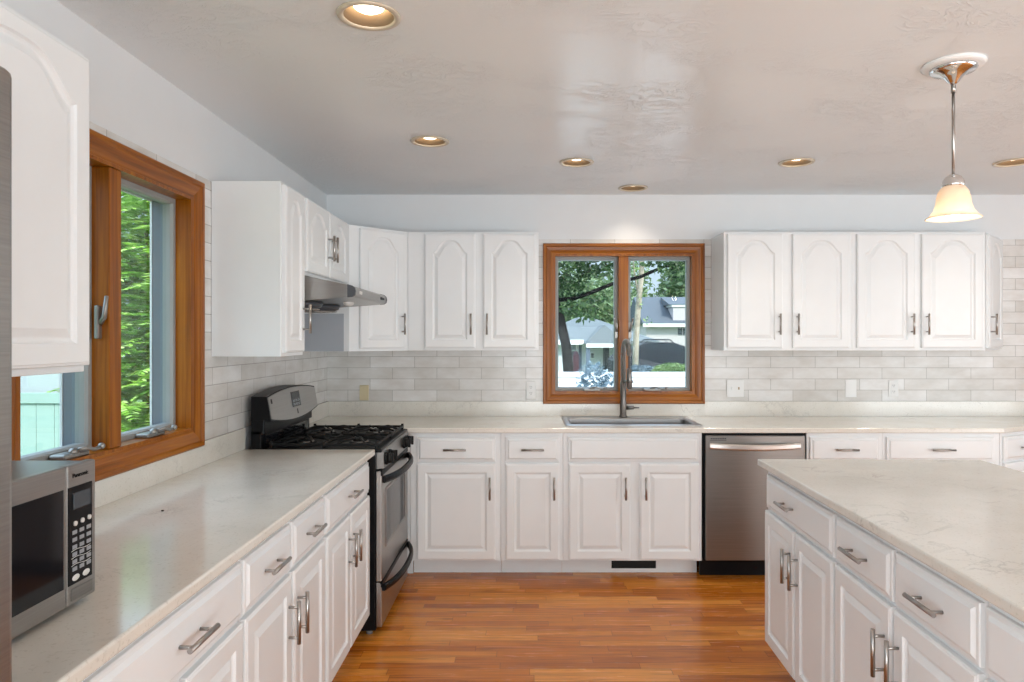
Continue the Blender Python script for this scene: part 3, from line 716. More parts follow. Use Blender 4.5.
# burners and grates
for xb in (0.24, 0.52):
    for ybn in (0.19, Wd-0.19):
        m = MB().lathe([(0.055, 0.916), (0.055, 0.921), (0.035, 0.924), (0.035, 0.930), (0.038, 0.932), (0.030, 0.937), (0.0, 0.938)], (xb, ybn, 0), 24); bn = m.build('burner', M['blackmatte'], t)
        MB().lathe([(0.043, 0.9215), (0.043, 0.927), (0.036, 0.927)], (xb, ybn, 0), 24).build('burner_ring', M['nickel'], bn)
for ya in (0.025, Wd/2+0.008):
    m = MB(); yb_ = ya+Wd/2-0.033; x0, x1 = 0.125, 0.640; zt = 0.938
    for (p, q_) in (((x0, ya), (x1, ya)), ((x0, yb_), (x1, yb_)), ((x0, ya), (x0, yb_)), ((x1, ya), (x1, yb_)), (((x0+x1)/2, ya), ((x0+x1)/2, yb_))):
        m.box(min(p[0], q_[0])-0.005, max(p[0], q_[0])+0.005, min(p[1], q_[1])-0.005, max(p[1], q_[1])+0.005, zt-0.012, zt, 0.002)
    for cx in (x0+0.128, x1-0.128):
        cy = (ya+yb_)/2
        for k in range(8):
            a = PI/8+k*PI/4; ca, sa = math.cos(a), math.sin(a); e = min(0.128/max(abs(ca), 1e-6), (yb_-ya)/2/max(abs(sa), 1e-6))
            m.tube([(cx+ca*e, cy+sa*e, zt-0.006), (cx+ca*e*0.75, cy+sa*e*0.75, zt+0.004), (cx+ca*0.03, cy+sa*0.03, zt+0.006)], 0.0055, 6)
    for xx in (x0, x1, (x0+x1)/2):
        for yy in (ya, yb_):
            m.box(xx-0.007, xx+0.007, yy-0.007, yy+0.007, 0.916, zt+0.010, 0.002)
    m.build('grate', M['blackmatte'], t)

# ------------------------------------------------------------------ dishwasher
t = thing('dishwasher', 'stainless dishwasher with a curved bar handle in the back run', 'dishwasher', (1.066, 4.185, 0))
MB().box(0.0, 0.616, 0.0, 0.58, 0.11, 0.880).build('body', M['black'], t)
dd = MB().box(0.010, 0.606, -0.024, 0.0, 0.120, 0.868, 0.004).build('door', M['steel_dark'], t)
pts = [(0.035+0.54*k/16, -0.028-0.032*(1-abs(-1+2*k/16)**2.2), 0.808-0.006*(1-(-1+2*k/16)**2)) for k in range(17)]
m = MB(); b = m.b; rings = []
for p in pts: rings.append([b.verts.new((p[0], p[1]+dy, p[2]+dz)) for dy, dz in ((0.006, -0.016), (-0.004, -0.018), (-0.010, -0.010), (-0.010, 0.010), (-0.004, 0.018), (0.006, 0.016))])
for A, B in zip(rings, rings[1:]):
    for i in range(6): b.faces.new((A[i], A[(i+1) % 6], B[(i+1) % 6], B[i]))
b.faces.new(rings[0]); b.faces.new(rings[-1]); m.build('handle', M['steel_light'], dd)
m = MB()
for k in range(9): m.box(0.040+k*0.0105, 0.0485+k*0.0105, -0.0248, -0.0235, 0.846, 0.855)
m.box(0.036, 0.134, -0.0248, -0.0235, 0.838, 0.841); m.build('badge', M['darkgrey'], dd)
MB().box(0.0, 0.616, 0.075, 0.10, 0.0, 0.11).build('toe_panel', M['black'], t)

# toe-kick vent in the sink cabinet's base
t = thing('floor_vent', 'black slotted air register in the toe kick under the sink cabinet', 'vent', (0.530, FY+0.125, 0.026))
MB().loops([rectloop(0, 0.275, 0, 0.048, i, y) for i, y in ((0, 0), (0, -0.004), (0.005, -0.005), (0.005, 0))], closed=True).build('frame', M['black'], t)
MB().box(0.004, 0.271, -0.002, 0, 0.004, 0.044).build('backing', M['rubber'], t)
m = MB()
for k in range(6): m.box(0.006, 0.269, -0.004, -0.002, 0.008+k*0.006, 0.0105+k*0.006)
m.build('louvre', M['blackmatte'], t)

# ------------------------------------------------------------------ sink and faucet
t = thing('kitchen_sink', 'rectangular stainless drop-in sink under the back window', 'sink', (0.2405, 4.256, 0.9145))
SW, SD = 0.842, 0.498
def rr(x0, x1, y0, y1, z, rad=0.03, n=5):
    pts = []
    for cx, cy, a0 in ((x1-rad, y1-rad, 0), (x0+rad, y1-rad, PI/2), (x0+rad, y0+rad, PI), (x1-rad, y0+rad, 1.5*PI)):
        for k in range(n+1):
            a = a0+PI/2*k/n; pts.append((cx+rad*math.cos(a), cy+rad*math.sin(a), z))
    return pts
bx0, bx1, by0, by1 = 0.038, SW-0.038, 0.045, SD-0.135
m = MB().loops([rr(0, SW, 0, SD, 0.0, 0.012), rr(0.001, SW-0.001, 0.001, SD-0.001, 0.004, 0.012), rr(0.010, SW-0.010, 0.010, SD-0.010, 0.006, 0.012),
                rr(bx0-0.006, bx1+0.006, by0-0.006, by1+0.006, 0.005, 0.03), rr(bx0, bx1, by0, by1, -0.002, 0.028), rr(bx0+0.006, bx1-0.006, by0+0.006, by1-0.006, -0.17, 0.03), rr(bx0+0.03, bx1-0.03, by0+0.03, by1-0.03, -0.19, 0.03)], cap1=True)
m.build('basin', M['sinksteel'], t)
MB().lathe([(0.045, -0.1898), (0.045, -0.187), (0.03, -0.188), (0.0, -0.1885)], (SW/2, (by0+by1)/2, 0), 24).build('drain', M['nickel'], t)
t = thing('faucet', 'tall spring-neck pull-down faucet standing behind the sink', 'faucet', (0.655, 4.685, 0.9215))
MB().lathe([(0.028, 0), (0.028, 0.006), (0.022, 0.012), (0.022, 0.10), (0.0205, 0.105), (0.0205, 0.235), (0.016, 0.24), (0.013, 0.245), (0.0, 0.246)], (0, 0, 0), 24).build('body', M['darknickel'], t)
MB().cyl((0.018, -0.002, 0.060), (0.070, -0.012, 0.064), 0.013, seg=16).cyl((0.066, -0.011, 0.0635), (0.106, -0.018, 0.064), 0.0065, 0.005, 12).build('lever', M['darknickel'], t)
# neck arc toward the viewer, slightly right
arc = []
dirv = Vector((0.07, -1, 0)).normalized()
for k in range(60):
    s_ = k/59
    if s_ < 0.45: p = Vector((0, 0, 0.245+(s_/0.45)*0.17))
    else:
        a = (s_-0.45)/0.55*PI; p = dirv*(0.095*(1-math.cos(a)))+Vector((0, 0, 0.415+0.095*math.sin(a)))
    arc.append(p)
for k in range(1, 12): arc.append(arc[59]+Vector((0, 0, -0.13*k/11)))
MB().tube(arc, 0.0075, 10).build('hose', M['darkgrey'], t)
m = MB(); hp = []; N = 62*12; nseg = 59
for i in range(N):
    f_ = i/(N-1)*nseg; j = int(min(f_, nseg-1)); fr_ = f_-j; p = arc[j].lerp(arc[j+1], fr_); d = (arc[j+1]-arc[j]).normalized()
    a_ = dirv.cross(Vector((0, 0, 1))).normalized(); b_ = d.cross(a_); th = i/12*2*PI
    hp.append(p+(a_*math.cos(th)+b_*math.sin(th))*0.0150)
m.tube(hp, 0.0026, 6).build('spring', M['pewter'], t)
e = arc[-1]
MB().lathe([(0.010, 0.05), (0.016, 0.045), (0.017, -0.02), (0.019, -0.075), (0.015, -0.082), (0.0, -0.082)], (e.x, e.y, e.z), 20).build('spray_head', M['darknickel'], t)
m = MB().tube([(0, 0, 0.235), (dirv.x*0.09, dirv.y*0.09, 0.245), (dirv.x*0.165, dirv.y*0.165, 0.250)], 0.006, 8); m.lathe([(0.022, -0.008), (0.024, -0.008), (0.024, 0.008), (0.022, 0.008)], (e.x, e.y, 0.250), 20, closed=True); m.build('docking_arm', M['darknickel'], t)

# ------------------------------------------------------------------ microwave (local -y faces the room)
t = thing('microwave', 'stainless countertop microwave with a black window on the left counter', 'microwave', (-0.903, 0.924, 0.914), PI/2)
MW, MH = 0.522, 0.288
MB().box(0.0, MW, 0.012, 0.385, 0.012, MH-0.003, 0.006).build('case', M['steel_dark'], t)
for xx in (0.05, MW-0.05):
    for yy in (0.05, 0.34): MB().cyl((xx, yy, 0), (xx, yy, 0.013), 0.012, seg=12).build('foot', M['rubber'], t)
SE = 0.430
dd = MB().box(0.0, SE-0.001, -0.008, 0.012, 0.012, MH, 0.004).build('door', M['steel'], t)
MB().box(0.035, SE-0.010, -0.0095, -0.007, 0.052, 0.245, 0.001).build('door_window', M['blackglass'], dd)
pn = MB().box(SE+0.001, MW, -0.008, 0.012, 0.012, MH, 0.004).build('control_panel', M['steel'], t)
MB().box(SE+0.004, MW-0.014, -0.0095, -0.007, 0.052, 0.245, 0.001).build('keypad', M['black'], pn)
MB().box(SE+0.016, MW-0.022, -0.0105, -0.009, 0.200, 0.232).build('display', M['lcd'], pn)
kx = lambda c: SE+0.016+c*0.022
for c in range(3):
    MB().cyl((kx(c)+0.006, -0.0125, 0.172+0.001*c), (kx(c)+0.006, -0.009, 0.172+0.001*c), 0.0048, seg=14).build('button', M['silverkey'], pn)
    for r_ in range(6):
        MB().box(kx(c)-0.001, kx(c)+0.013, -0.0103, -0.009, 0.078+r_*0.0145, 0.086+r_*0.0145, 0.0005, 1).build('key', M['key'], pn)
m = MB()
for r_ in range(3): m.tube([(SE+0.012+0.06*k/10, -0.0098, 0.0893+r_*0.0145+0.0018*math.sin(k/10*2*PI)) for k in range(11)], 0.0006, 4)
m.build('key_lines', M['silverkey'], pn)
for c in range(2): MB().ball((SE+0.026+c*0.032, -0.009, 0.064), 0.012, 1.0, 0.18, 0.55).build('button', M['silverkey'], pn)
MB().box(SE+0.012, MW-0.012, -0.0098, -0.007, 0.020, 0.044, 0.002).build('door_release', M['steel_dark'], pn)
text_mesh('Panasonic', 'brand_lettering', 0.0125, M['black'], pn, (SE+0.042, -0.0085, 0.266), (PI/2, 0, 0))

# ------------------------------------------------------------------ refrigerator at the left edge
t = thing('refrigerator', 'stainless refrigerator seen as a thin strip at the left edge', 'refrigerator', (-1.358, -0.045, 0))
MB().box(0, 0.665, 0, 0.915, 0.02, 1.780, 0.005).build('body', M['steel_dark'], t)
for a, b in ((0.002, 0.455), (0.460, 0.913)):
    d = MB().box(0.668, 0.722, a, b, 0.70, 1.787, 0.012, 3).build('door', M['steel'], t)
    yy = 0.415 if a < 0.1 else 0.50
    MB().cyl((0.765, yy, 0.85), (0.765, yy, 1.55), 0.011, seg=14).cyl((0.72, yy, 0.9), (0.765, yy, 0.9), 0.009, seg=10).cyl((0.72, yy, 1.5), (0.765, yy, 1.5), 0.009, seg=10).build('handle', M['steel_light'], d)
d = MB().box(0.668, 0.722, 0.002, 0.913, 0.08, 0.69, 0.012, 3).build('freezer_drawer', M['steel'], t)
MB().cyl((0.765, 0.12, 0.62), (0.765, 0.79, 0.62), 0.011, seg=14).cyl((0.72, 0.16, 0.62), (0.765, 0.16, 0.62), 0.009, seg=10).cyl((0.72, 0.75, 0.62), (0.765, 0.75, 0.62), 0.009, seg=10).build('handle', M['steel_light'], d)
MB().box(0.03, 0.66, 0.03, 0.885, 0, 0.02).build('base', M['black'], t)

# ------------------------------------------------------------------ outlets and switches on the tiles
yp = YB-0.008
def outlet(label, cx, z0, z1, w, kind, mat, name='wall_outlet', cat='outlet'):
    t = thing(name, label, cat, (cx, yp, (z0+z1)/2)); h = (z1-z0)/2
    MB().box(-w/2, w/2, -0.006, 0, -h, h, 0.003).build('cover_plate', mat, t)
    if kind == 'outlet':
        for s in (-1, 1):
            o = MB().box(-0.016, 0.016, -0.009, -0.006, s*0.021-0.014, s*0.021+0.014, 0.002).build('socket', mat, t)
            m = MB()
            for dx in (-0.006, 0.006): m.box(dx-0.0012, dx+0.0012, -0.0094, -0.0089, s*0.021-0.002, s*0.021+0.008)
            m.cyl((0, -0.0094, s*0.021-0.008), (0, -0.0089, s*0.021-0.008), 0.0025, seg=8); m.build('slots', M['darkgrey'], o)
    if kind == 'switch':
        for dx, mt in ((-0.023, mat), (0.023, M['bronze'])):
            MB().box(dx-0.005, dx+0.005, -0.012, -0.006, -0.008, 0.010, 0.002).build('toggle', mt, t)
    if kind == 'jack': MB().box(-0.008, 0.008, -0.0085, -0.006, -0.012, 0.004, 0.002).build('jack', mat, t)
    return t
outlet('almond wall plate on the tiles in the back corner above the counter', -1.117, 1.022, 1.128, 0.064, 'jack', M['almond'], 'wall_plate', 'wall plate')
outlet('white duplex outlet on the tiles just left of the sink window', 0.034, 1.033, 1.153, 0.066, 'outlet', M['white'])
outlet('white double switch plate right of the sink window', 1.445, 1.046, 1.164, 0.118, 'switch', M['white'], 'light_switch', 'switch')
outlet('blank white wall plate between the double switch and the right hand outlet', 2.243, 1.044, 1.168, 0.078, 'blank', M['white'], 'wall_plate', 'wall plate')
outlet('white duplex outlet furthest right on the back tiles', 2.537, 1.047, 1.160, 0.068, 'outlet', M['white'])
o = MB().ball((-1.13, 2.16, 0.9165), 0.004, 1.2, 0.8, 0.65).build('crumb', M['black']); tag(o, 'tiny dark speck lying on the left countertop', 'crumb')

# ------------------------------------------------------------------ ceiling lights
labs = ['large looking recessed downlight nearest the viewer, above the left counter', 'recessed downlight above the left counter, second from the viewer',
        'recessed downlight in front of the sink window, left of the small dim one', 'small dim recessed downlight close to the back wall above the sink window',
        'recessed downlight above the right wall cabinets, left of the pendant', 'recessed downlight at the right edge, right of the pendant']
for i, (x, y, _) in enumerate(CANS):
    t = thing('recessed_downlight', labs[i], 'ceiling light', (x, y, H), 0, None)
    MB().lathe([(0.078, 0), (0.098, -0.001), (0.096, -0.006), (0.084, -0.008), (0.076, -0.003)], (0, 0, 0), 40, closed=True).build('trim_ring', M['trimring'], t)
    MB().lathe([(0.0765, -0.002), (0.068, 0.05), (0.060, 0.085), (0.062, 0.087), (0.071, 0.05), (0.0785, 0.0)], (0, 0, 0), 40, closed=True).build('baffle', M['bronze'], t)
    MB().lathe([(0.0, 0.013), (0.030, 0.015), (0.046, 0.024), (0.052, 0.060), (0.040, 0.10), (0.0, 0.10)], (0, 0, 0), 32).build('bulb', M['bulb'] if i != 3 else M['bulb_dim'], t)
    s = lamp('SPOT', 'downlight_lamp', (x, y, H+0.006), 12 if i != 3 else 8, (1, 0.86, 0.70), (0, 0, 0), spot_size=1.9, spot_blend=0.8, shadow_soft_size=0.045)

# ------------------------------------------------------------------ pendant
t = thing('pendant_light', 'pendant lamp with a frosted bell shade hanging over the island', 'pendant light', (1.547, 2.516, 0))
MB().lathe([(0.05, H), (0.103, H), (0.103, H-0.006), (0.096, H-0.014), (0.084, H-0.016), (0.05, H-0.016)], (0, 0, 0), 48).build('ceiling_medallion', M['white'], t)
MB().lathe([(0.076, H-0.016), (0.077, H-0.022), (0.070, H-0.030), (0.048, H-0.036), (0.030, H-0.050), (0.016, H-0.068), (0.010, H-0.074), (0.0, H-0.074)], (0, 0, 0), 40).build('canopy', M['chrome'], t)
MB().cyl((0, 0, H-0.105), (0, 0, H-0.072), 0.0085, seg=14).cyl((0, 0, 2.035), (0, 0, H-0.10), 0.0055, seg=12).build('rod', M['nickel'], t)
MB().lathe([(0.0, 2.046), (0.012, 2.045), (0.026, 2.036), (0.034, 2.024), (0.037, 2.008), (0.038, 2.000), (0.0, 2.000)], (0, 0, 0), 32).build('shade_cap', M['chrome'], t)
sp = [(0.033, 2.002), (0.040, 1.996), (0.049, 1.982), (0.054, 1.962), (0.057, 1.938), (0.064, 1.915), (0.077, 1.897), (0.091, 1.886)]
inner = [(r_-0.004, z-0.001) for r_, z in sp[::-1]]
m = MB().lathe(sp+inner, (0, 0, 0), 48, closed=True); m.build('lamp_shade', M['shade'], t)
MB().lathe([(0.0, 1.885), (0.014, 1.888), (0.026, 1.900), (0.030, 1.918), (0.026, 1.938), (0.014, 1.955), (0.013, 1.985), (0.0, 1.985)], (0, 0, 0), 24).build('bulb', M['pendant_bulb'], t)
lamp('POINT', 'pendant_lamp', (1.547, 2.516, 1.872), 1.8, (1, 0.86, 0.72), shadow_soft_size=0.03)

# ------------------------------------------------------------------ outdoors
GZ = -0.40
def at(px, py, d): return Vector(((px-526)*d/F, d, CAMZ-(py-338)*d/F))
m = MB(); m.box(-90, 90, 5.2, 130, GZ-0.1, GZ); m.box(-90, -1.8, -30, 5.2, GZ-0.1, GZ); o = m.build('lawn', M['grass']); struct(o)
M['concrete'] = plain('pale_bounce_concrete', (0.55, 0.55, 0.54, 1), 0.85, var=0.06, scale=3)
struct(MB().box(-3.5, 6.5, 5.2, 13.6, GZ, GZ+0.03).build('patio', M['concrete']))  # unseen pale slab added to bounce sunlight up to the ceiling

def leaf_cloud(m, blobs, n, size, seed=1, flat=0.6):
    rnd = random.Random(seed); b = m.b; tot = sum(r_[1][0]*r_[1][1]*r_[1][2] for r_ in blobs)
    for c, rad in blobs:
        k = int(n*rad[0]*rad[1]*rad[2]/tot)+8
        for _ in range(k):
            while True:
                p = Vector((rnd.uniform(-1, 1), rnd.uniform(-1, 1), rnd.uniform(-1, 1)))
                if p.length < 1 and p.length > rnd.random()*0.9: break
            q = Vector(c)+Vector((p.x*rad[0], p.y*rad[1], p.z*rad[2])); s = size*rnd.uniform(0.6, 1.3)
            u = Vector((rnd.gauss(0, 1), rnd.gauss(0, 1), rnd.gauss(0, flat))).normalized(); v = u.orthogonal().normalized()
            v = (v*math.cos(rnd.uniform(0, PI))+u.cross(v)*math.sin(rnd.uniform(0, PI)))
            b.faces.new([b.verts.new(q+u*s), b.verts.new(q+v*s*0.45), b.verts.new(q-u*s), b.verts.new(q-v*s*0.45)])
def tree(name, label, cat, crown, n, size, leafm, trunks, barkm, seed, group=None):
    base = trunks[0][0][0] if trunks else Vector(crown[0][0])
    t = thing(name, label, cat, (base[0], base[1], GZ)); off = Vector((base[0], base[1], GZ))
    if trunks:
        m = MB()
        for pts, r0, r1 in trunks:
            k = len(pts); m.tube([Vector(p)-off for p in pts], r0, 8, [r0+(r1-r0)*i/(k-1) for i in range(k)])
        m.build('trunk', barkm, t)
    m = MB(); leaf_cloud(m, [(Vector(c)-off, r_) for c, r_ in crown], n, size, seed); m.build('foliage', leafm, t)
    return t
d = 15.0; K = 15/11.0
tp = [at(571, 371, d), at(566, 345, d), at(560, 318, d), at(555, 300, d), at(552, 270, d), at(550, 200, d)]; tp[0] = Vector((tp[0].x+0.05, d, GZ))
lb = [at(556, 300, d), at(572, 299, d-0.1), at(590, 293, d-0.2), at(612, 284, d-0.3), at(640, 277, d-0.4), at(663, 267, d-0.4), at(700, 258, d-0.5)]
crown = [(at(px, py, dd_*K), (rx*K, ry*K, rz*K)) for px, py, dd_, rx, ry, rz in ((565, 272, 10.8, 0.45, 0.5, 0.30), (590, 262, 10.6, 0.45, 0.4, 0.16), (570, 290, 10.9, 0.25, 0.4, 0.14), (583, 315, 10.6, 0.26, 0.3, 0.12), (572, 308, 10.7, 0.2, 0.3, 0.12), (596, 300, 10.5, 0.22, 0.25, 0.06),
    (610, 272, 10.5, 0.3, 0.3, 0.12), (668, 266, 10.5, 0.30, 0.3, 0.14), (683, 272, 10.5, 0.25, 0.3, 0.16), (660, 262, 10.4, 0.3, 0.3, 0.06), (560, 220, 10.8, 1.0, 0.8, 0.4), (650, 225, 10.8, 1.2, 0.8, 0.35))]
tree('shade_tree', 'dark leaning tree with a long side branch outside the sink window', 'tree', crown, 7500, 0.07, M['leaf_dark'], [(tp, 0.115, 0.075), (lb, 0.050, 0.030)], M['bark_dark'], 3)
d = 18
tree('shade_tree', 'pale straight trunk of a tree in the right pane of the sink window', 'tree', [(at(650, 200, d), (1.6, 1.2, 0.9)), (at(637, 262, d), (0.35, 0.4, 0.3)), (at(648, 322, d), (0.16, 0.2, 0.14)), (at(640, 300, d), (0.14, 0.2, 0.25))], 3600, 0.06, M['leaf_mid'],
     [([Vector((at(634, 345, d).x, d, GZ)), at(636, 340, d), at(638, 310, d), at(641, 280, d), at(643, 240, d), at(644, 180, d)], 0.085, 0.06), ([at(639, 300, d), at(634, 270, d), at(632, 240, d)], 0.03, 0.02)], M['bark_light'], 5)
# far belt of trees
far = [(560, 300, 66, 6, 5.0), (592, 305, 64, 5, 4.0), (620, 292, 68, 4.5, 5.5), (545, 280, 70, 7, 8), (683, 284, 66, 3.0, 3.2), (700, 280, 64, 4, 5)]
fl = ['pale green tree beyond the low house, left pane of the sink window', 'pale green tree above the low house roof ridge, middle of the left pane', 'tall pale green tree behind the window mullion of the sink window',
      'tallest pale green tree at the left edge of the sink window view', 'green treetop above the dark roof in the right pane', 'green tree at the right edge of the sink window view']
for i, (px, py, dd_, rx, rz) in enumerate(far):
    c = at(px, py, dd_)
    tree('broadleaf_tree', fl[i], 'tree', [(c, (rx*0.75, 2.5, rz*0.75)), (c+Vector((rx*0.3, 0, -rz*0.5)), (rx*0.6, 2.0, rz*0.6)), (c+Vector((-rx*0.35, 0, -rz*0.4)), (rx*0.6, 2.0, rz*0.5))], 2600, 0.30, M['leaf_pale'],
         [([Vector((c.x, dd_, GZ)), Vector((c.x+0.2, dd_, c.z))], 0.3, 0.12)], M['bark_dark'], 20+i)

# low white house (left pane)
d = 34
a0 = at(530, 341, d); a1 = at(650, 341, d); zt = a0.z
t = thing('house', 'low white house with a grey roof seen through the left pane', 'house', (0, d, GZ))
MB().box(a0.x, a1.x, 0, 7, 0, zt-GZ).build('wall', M['housewhite'], t)
rz_ = at(0, 317, d+3.5).z-GZ
m = MB(); b = m.b; e0, e1 = a0.x-0.4, a1.x+0.4; ze = zt-GZ
pts = [(e0, -0.4, ze), (e1, -0.4, ze), (e1, 7.4, ze), (e0, 7.4, ze), (e0+3, 3.5, rz_), (e1-3, 3.5, rz_), (e0, -0.4, ze-0.15), (e1, -0.4, ze-0.15), (e1, 7.4, ze-0.15), (e0, 7.4, ze-0.15)]
v = [b.verts.new(p) for p in pts]
for f in ((0, 1, 5, 4), (1, 2, 5), (2, 3, 4, 5), (3, 0, 4), (0, 6, 7, 1), (1, 7, 8, 2), (2, 8, 9, 3), (3, 9, 6, 0), (6, 9, 8, 7)): b.faces.new([v[i] for i in f])
m.build('roof', M['roof'], t)
m = MB(); pa, pb, pc = at(584, 0, d).x, at(622, 0, d).x, at(603, 0, d).x     # porch gable
zp = at(0, 325, d).z-GZ
m.box(e0, pa-0.05, -0.46, -0.4, ze-0.17, ze+0.06); m.box(pa, pb, -1.25, -1.18, ze-0.30, ze-0.12); m.build('fascia', M['siding_trim'], t)
m = MB(); b = m.b
v = [b.verts.new(p) for p in ((pa-0.1, -1.2, ze-0.12), (pb+0.1, -1.2, ze-0.12), (pc, -0.6, zp), (pa-0.1, 1.8, ze-0.1), (pb+0.1, 1.8, ze-0.1), (pc, 1.8, zp))]
for f in ((0, 1, 2), (0, 2, 5, 3), (1, 4, 5, 2), (0, 3, 4, 1), (3, 5, 4)): b.faces.new([v[i] for i in f])
m.build('porch_roof', M['roof'], t)
def hw(px0, px1, py0, py1, dd_, par, oy, mat, nm_='window', off=0):
    p, q = at(px0, py0, dd_+off), at(px1, py1, dd_+off)
    return MB().box(p.x, q.x, oy-0.06, oy, q.z-GZ, p.z-GZ).build(nm_, mat, par)
w_ = hw(569.5, 576.5, 343, 358, d, t, 0, M['siding_trim']); hw(570.3, 575.7, 344, 350.2, d, w_, -0.05, M['bakedvinyl'], 'pane'); hw(570.3, 575.7, 351, 357, d, w_, -0.05, M['window_dark'], 'pane')
hw(578.7, 581.7, 343, 371, d, t, 0, M['housegrey'], 'shutter'); hw(584, 588, 341, 378, d, t, -1.1, M['housegrey'], 'porch_post')
hw(603, 609, 346, 373, d, t, 0, M['window_dark'], 'door'); w_ = hw(590, 594.5, 352, 359, d, t, 0, M['siding_trim']); hw(590.7, 593.8, 353, 358, d, w_, -0.05, M['window_dark'], 'pane')

# taller rose-grey house with slate roof (right pane)
d = 52
t = thing('house', 'rose grey house with a dark slate roof and dormer in the right pane', 'house', (0, d, GZ))
x0, x1 = at(646, 0, d).x, at(722, 0, d).x; ze = at(0, 324, d).z-GZ; zr = at(0, 297, d+4).z-GZ
MB().box(x0, x1, 0, 8, 0, ze).build('wall', M['housepink'], t)
m = MB(); b = m.b
v = [b.verts.new(p) for p in ((x0-0.3, -0.4, ze), (x1+0.3, -0.4, ze), (x1+0.3, 8.4, ze), (x0-0.3, 8.4, ze), (x0-0.3, 4, zr), (x1+0.3, 4, zr))]
for f in ((0, 1, 5, 4), (2, 3, 4, 5), (3, 0, 4), (1, 2, 5), (0, 3, 2, 1)): b.faces.new([v[i] for i in f])
m.build('roof', M['roof_far'], t)
MB().box(x0-0.3, x1+0.3, -0.5, -0.4, ze-0.22, ze+0.02).build('gutter', M['siding_trim'], t)
p, q = at(673.5, 306.5, d), at(700, 321.5, d)
dm = MB().box(p.x, q.x, 0.15, 3.2, q.z-GZ, p.z-GZ).build('dormer', M['housepink'], t)
MB().box(p.x-0.12, q.x+0.12, 0.05, 3.2, p.z-GZ, p.z-GZ+0.14).build('dormer_fascia', M['siding_trim'], dm)
m = MB(); m.prism([(0.0, p.z-GZ+0.14), (3.4, zr-0.05), (3.4, p.z-GZ+0.14)], YZ, p.x-0.3, q.x+0.2); m.build('dormer_roof', M['roof_far'], dm)
for a, b_ in ((678, 681.8), (683, 686.5)): 
    w_ = hw(a, b_, 328, 335, d, t, 0, M['window_dark'])
# parked suv, side on
d = 30; r0 = at(657, 0, d)
t = thing('parked_car', 'dark suv with roof rails parked beyond the white fence', 'car', (r0.x, d, GZ))
u = d/F
def cp_(px, py): return ((px-657)*u, CAMZ-(py-338)*u-GZ)
body = [cp_(612, 374), cp_(610, 360), cp_(616, 353), cp_(631, 348.5), cp_(641, 343.6), cp_(645, 342.4), cp_(669, 342.4), cp_(675, 343.8), cp_(688, 349.5), cp_(702, 352), cp_(706, 360), cp_(704, 374)]
m = MB(); b = m.b
A = [b.verts.new((x, -0.9+(0.15 if z > 1.15 else 0), z)) for x, z in body]; B = [b.verts.new((x, 0.9-(0.15 if z > 1.15 else 0), z)) for x, z in body]
b.faces.new(A); b.faces.new(B[::-1])
for i in range(len(A)): b.faces.new((A[i], A[(i+1) % len(A)], B[(i+1) % len(A)], B[i]))
m.build('body', M['carpaint'], t)
for pl in ([(634, 349), (644, 344.4), (655, 344), (655, 349.5)], [(656.5, 344), (667, 344.2), (669, 349.7), (656.5, 349.5)], [(669, 344.6), (672, 345), (681, 350), (671, 349.8)]):
    m = MB(); m.prism([cp_(*p) for p in pl], XZ, -0.80, -0.72); m.build('side_window', M['carglass'], t)
for s in (-0.6, 0.6):
    m = MB().tube([(*[cp_(643, 339)[0]], s, cp_(0, 343.2)[1]), (cp_(646, 0)[0], s, cp_(0, 339.6)[1]), (cp_(667, 0)[0], s, cp_(0, 339.6)[1]), (cp_(671, 0)[0], s, cp_(0, 343.2)[1])], 0.028, 6); m.build('roof_rail', M['carpaint'], t)
for px in (624, 692):
    x, _z = cp_(px, 0)
    for s in (-0.92, 0.72): MB().cyl((x, s, 0.34), (x, s+0.2, 0.34), 0.34, seg=24).build('wheel', M['rubber'], t)

# white fence, hedge, blue-grey shrubs, closed umbrella
d = 14.0
t = thing('white_fence', 'white vinyl privacy fence across the yard outside the sink window', 'fence', (0, d, GZ))
zt = at(0, 372, d).z-GZ
m = MB()
for k in range(7): m.box(-2.0, 5.2, 0, 0.025, 0.10+k*(zt-0.16)/7, 0.10+(k+1)*(zt-0.16)/7-0.008)
m.build('panel', M['fence'], t)
MB().box(-2.0, 5.2, -0.02, 0.05, zt-0.10, zt, 0.008).box(-2.0, 5.2, -0.02, 0.05, 0.05, 0.16).build('rail', M['fence'], t)
for k in range(-1, 3): MB().box(-0.52+k*2.42, -0.40+k*2.42, -0.05, 0.07, 0, zt+0.06, 0.01).build('post', M['fence'], t)
def shrub(label, c, rad, n, size, mat, seed, cat='shrub'):
    t = thing('garden_shrub', label, cat, (c[0], c[1], GZ)); m = MB()
    leaf_cloud(m, [((0, 0, c[2]-GZ), rad)], n, size, seed); m.build('foliage', mat, t)
    m = MB()
    for k in range(5): m.tube([(0.02*k-0.04, 0, 0), (0.10*k-0.2, 0.03*k, (c[2]-GZ)*0.9)], 0.012, 6)
    m.build('stem', M['bark_dark'], t)
c = at(673, 370, 17); shrub('green hedge behind the white fence in the right pane', (c.x, 17, c.z-0.1), (0.55, 0.4, 0.28), 1500, 0.05, M['leaf_mid'], 41)
c = at(645, 370, 17); shrub('pale blue grey bush behind the white fence in the right pane', (c.x, 17.4, c.z-0.1), (0.45, 0.3, 0.22), 900, 0.05, M['leaf_blue'], 42)
c = at(592, 373, 12.5); shrub('pale blue grey bush in front of the white fence in the left pane', (c.x, 12.5, c.z-0.10), (0.30, 0.25, 0.32), 260, 0.06, M['leaf_blue'], 43)
c = at(612, 380, 12.4); shrub('smaller blue grey bush beside the mullion in the left pane', (c.x, 12.4, c.z-0.12), (0.24, 0.2, 0.26), 220, 0.05, M['leaf_blue'], 44)
d = 20; c = at(576, 352, d)
t = thing('patio_umbrella', 'closed maroon patio umbrella beyond the white fence', 'umbrella', (c.x, d, GZ))
